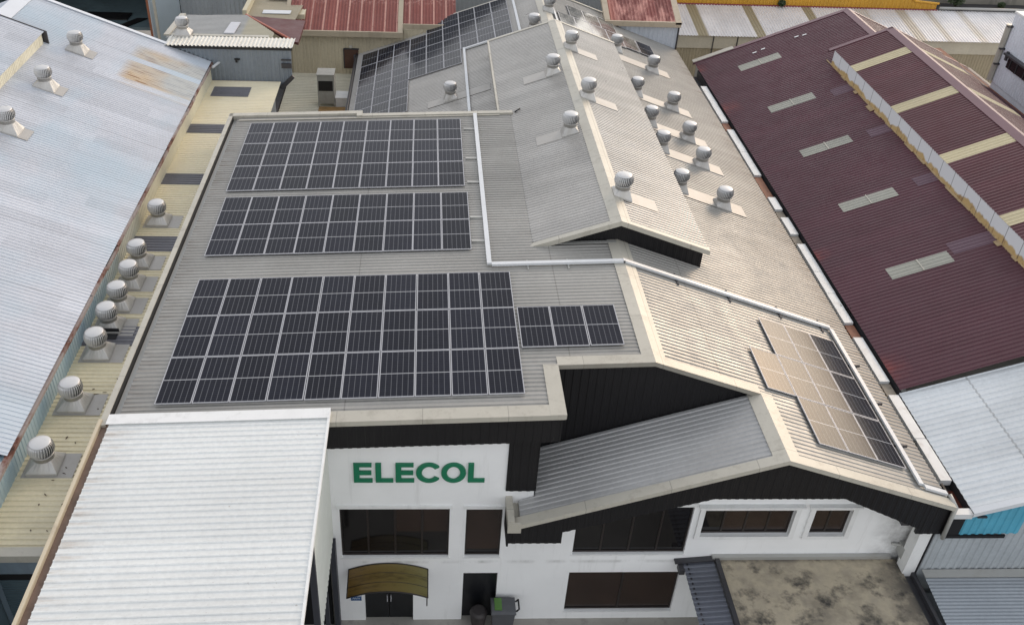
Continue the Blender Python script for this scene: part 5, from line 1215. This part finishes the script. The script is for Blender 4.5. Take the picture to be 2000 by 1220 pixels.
    # concrete wall with plant
    t = thing('concrete_wall', 'weathered grey concrete wall with black mould behind the white roof', 'wall', (42, 69.5, GROUND))
    w_ = MB(); w_.box(36.2, 58, 69.5, 70, GROUND, -18.8); part('wall_face', w_, paint_mat('mould_concrete', hexc(140, 136, 126), .8, 0, .2, .7, (.03, .03, .03), .8), t)
    c = MB(); c.box(37.8, 58, 67.6, 69.4, -20.95, -20.8); part('ledge', c, M['darkgrey'], t)
    c = MB(); c.tube([(37.8, 67.55, -20.6), (46, 67.55, -20.6)], .1, 8); part('gutter', c, M['capgrey'], t)
    def shrub(x, y, z, r, lab):
        t = thing('shrub', lab, 'shrub', (x, y, z), 'plants on the concrete wall')
        m = MB()
        for k in range(4):
            a = k*1.6; m.tube([(x, y, z), (x+.2*r*math.cos(a), y+.1, z+.5*r), (x+.6*r*math.cos(a), y+.1*math.sin(a), z+1.0*r)], [.04, .03, .012], 5)
        part('stem', m, paint_mat('bark', (.05, .035, .025), .8), t)
        lv = MB()
        for _ in range(420):
            a, u = random.uniform(0, 6.28), random.uniform(-1, 1); q = random.random()**.4
            c = Vector((x+r*.75*q*math.cos(a)*math.sqrt(1-u*u), y+r*.6*q*math.sin(a)*math.sqrt(1-u*u), z+.75*r+r*.6*q*u))
            d = Vector((random.gauss(0, 1), random.gauss(0, 1), random.gauss(0, 1))).normalized(); e = d.orthogonal().normalized()
            l = .10*random.uniform(.6, 1.4); lv.face([c-d*l, c+e*l*.5, c+d*l, c-e*l*.5])
        part('crown', lv, paint_mat('shrub_leaf', (.045, .07, .025), .6, 0, .35, 4), t)
    shrub(39.4, 68.3, -20.8, .95, 'leafy green shrub growing on the gutter ledge at the top right')
    shrub(43.0, 68.5, -20.8, .35, 'tiny weed clump on the ledge far right of the green shrub')
    shrub(25.9, 67.4, -20.75, .35, 'small weed clump at the foot of the mustard wall')
    # white building at the right edge
    t = thing('white_side_building', 'tall white ribbed wall with a window and downpipe at the right edge', 'building', (36, 45, GROUND))
    w_ = MB(); X = 33.5; yb = 51.75
    w_.corr([(X, yb, -15.95), (X, 30, -15.95), (X, 30, -20.3), (X, yb, -19.95)], YA, (0, 0, 1), .24, .03) ; w_.box(X+.06, 50, 30, yb, GROUND, -15.95)
    part('wall', w_, roof_mat('white_ribbed_wall', hexc(222, 226, 234), .5, .05, sheet=.9, var=.03, along='Z', dirt=(.3, .22, .14), dirt_amt=.15), t)
    c = MB(); c.tube([(X-.12, yb+.02, -16.6), (X-.12, yb+.02, -19.9)], .16, 12)
    dp = part('downpipe', c, M['cap'], t)
    c = MB(); [c.box(X-.32, X+.0, yb-.25, yb-.1, z, z+.08) for z in (-16.7, -18.0, -18.9)]; part('pipe_clip', c, M['darkgrey'], dp)
    c = MB(); c.box(X-.10, X-.04, 48.2, 50.75, -18.75, -18.1); wn = part('window', c, M['glass'], t)
    c = MB(); c.box(X-.35, X-.04, 48.0, 51.0, -18.08, -17.98); [c.box(X-.13, X-.10, y-.03, y+.03, -18.75, -18.1) for y in (48.9, 49.7, 50.4)]; c.box(X-.2, X-.1, 50.8, 51.0, -18.4, -17.9); part('window_hood', c, M['darkgrey'], wn)
    c = MB(); c.box(X-.02, 50, 30, yb+.1, -15.95, -15.85); part('parapet_capping', c, M['trim'], t)
    # rusty valley and broken sheets between maroon slope and that wall
    m = MB(); m.box(32.6, 33.4, 30, 58, -20.35, -20.25)
    tag(m.build('valley_flashing', paint_mat('rust_valley', hexc(130, 84, 62), .75, 0, .25, 1.5, (.06, .04, .03), .7), None, (33, 44, -20.35)), 'rusty valley flashing along the foot of the tall white wall', 'flashing')
    m = MB()
    for _ in range(26):
        x, y = random.uniform(30.8, 33.0), random.uniform(54.8, 57.2); a = random.uniform(0, 3.1)
        m.hexa([(x-.4*math.cos(a), y-.4*math.sin(a), -20.6), (x+.2, y-.1, -20.6), (x+.4*math.cos(a), y+.4*math.sin(a), -20.6), (x-.2, y+.1, -20.6)], [(x-.4*math.cos(a), y-.4*math.sin(a), -20.3+random.uniform(0, .2)), (x+.2, y-.1, -20.4), (x+.4*math.cos(a), y+.4*math.sin(a), -20.3), (x-.2, y+.1, -20.4)])
    tag(m.build('rubble', paint_mat('pinkish_rubble', hexc(190, 178, 170), .8, 0, .2, 2), None, (32, 56, -20.6)), 'pile of broken pale sheets behind the maroon roof', 'rubble', None, 'stuff')
    m = MB(); m.box(29.5, 33.5, 54.5, 58.5, GROUND, -20.6)
    tag(m.build('yard_block', paint_mat('dull_block', hexc(120, 108, 98), .8, 0, .2, 1), None, (31, 56, GROUND)), 'low dull block under the pile of broken sheets', 'building')
behind_right()
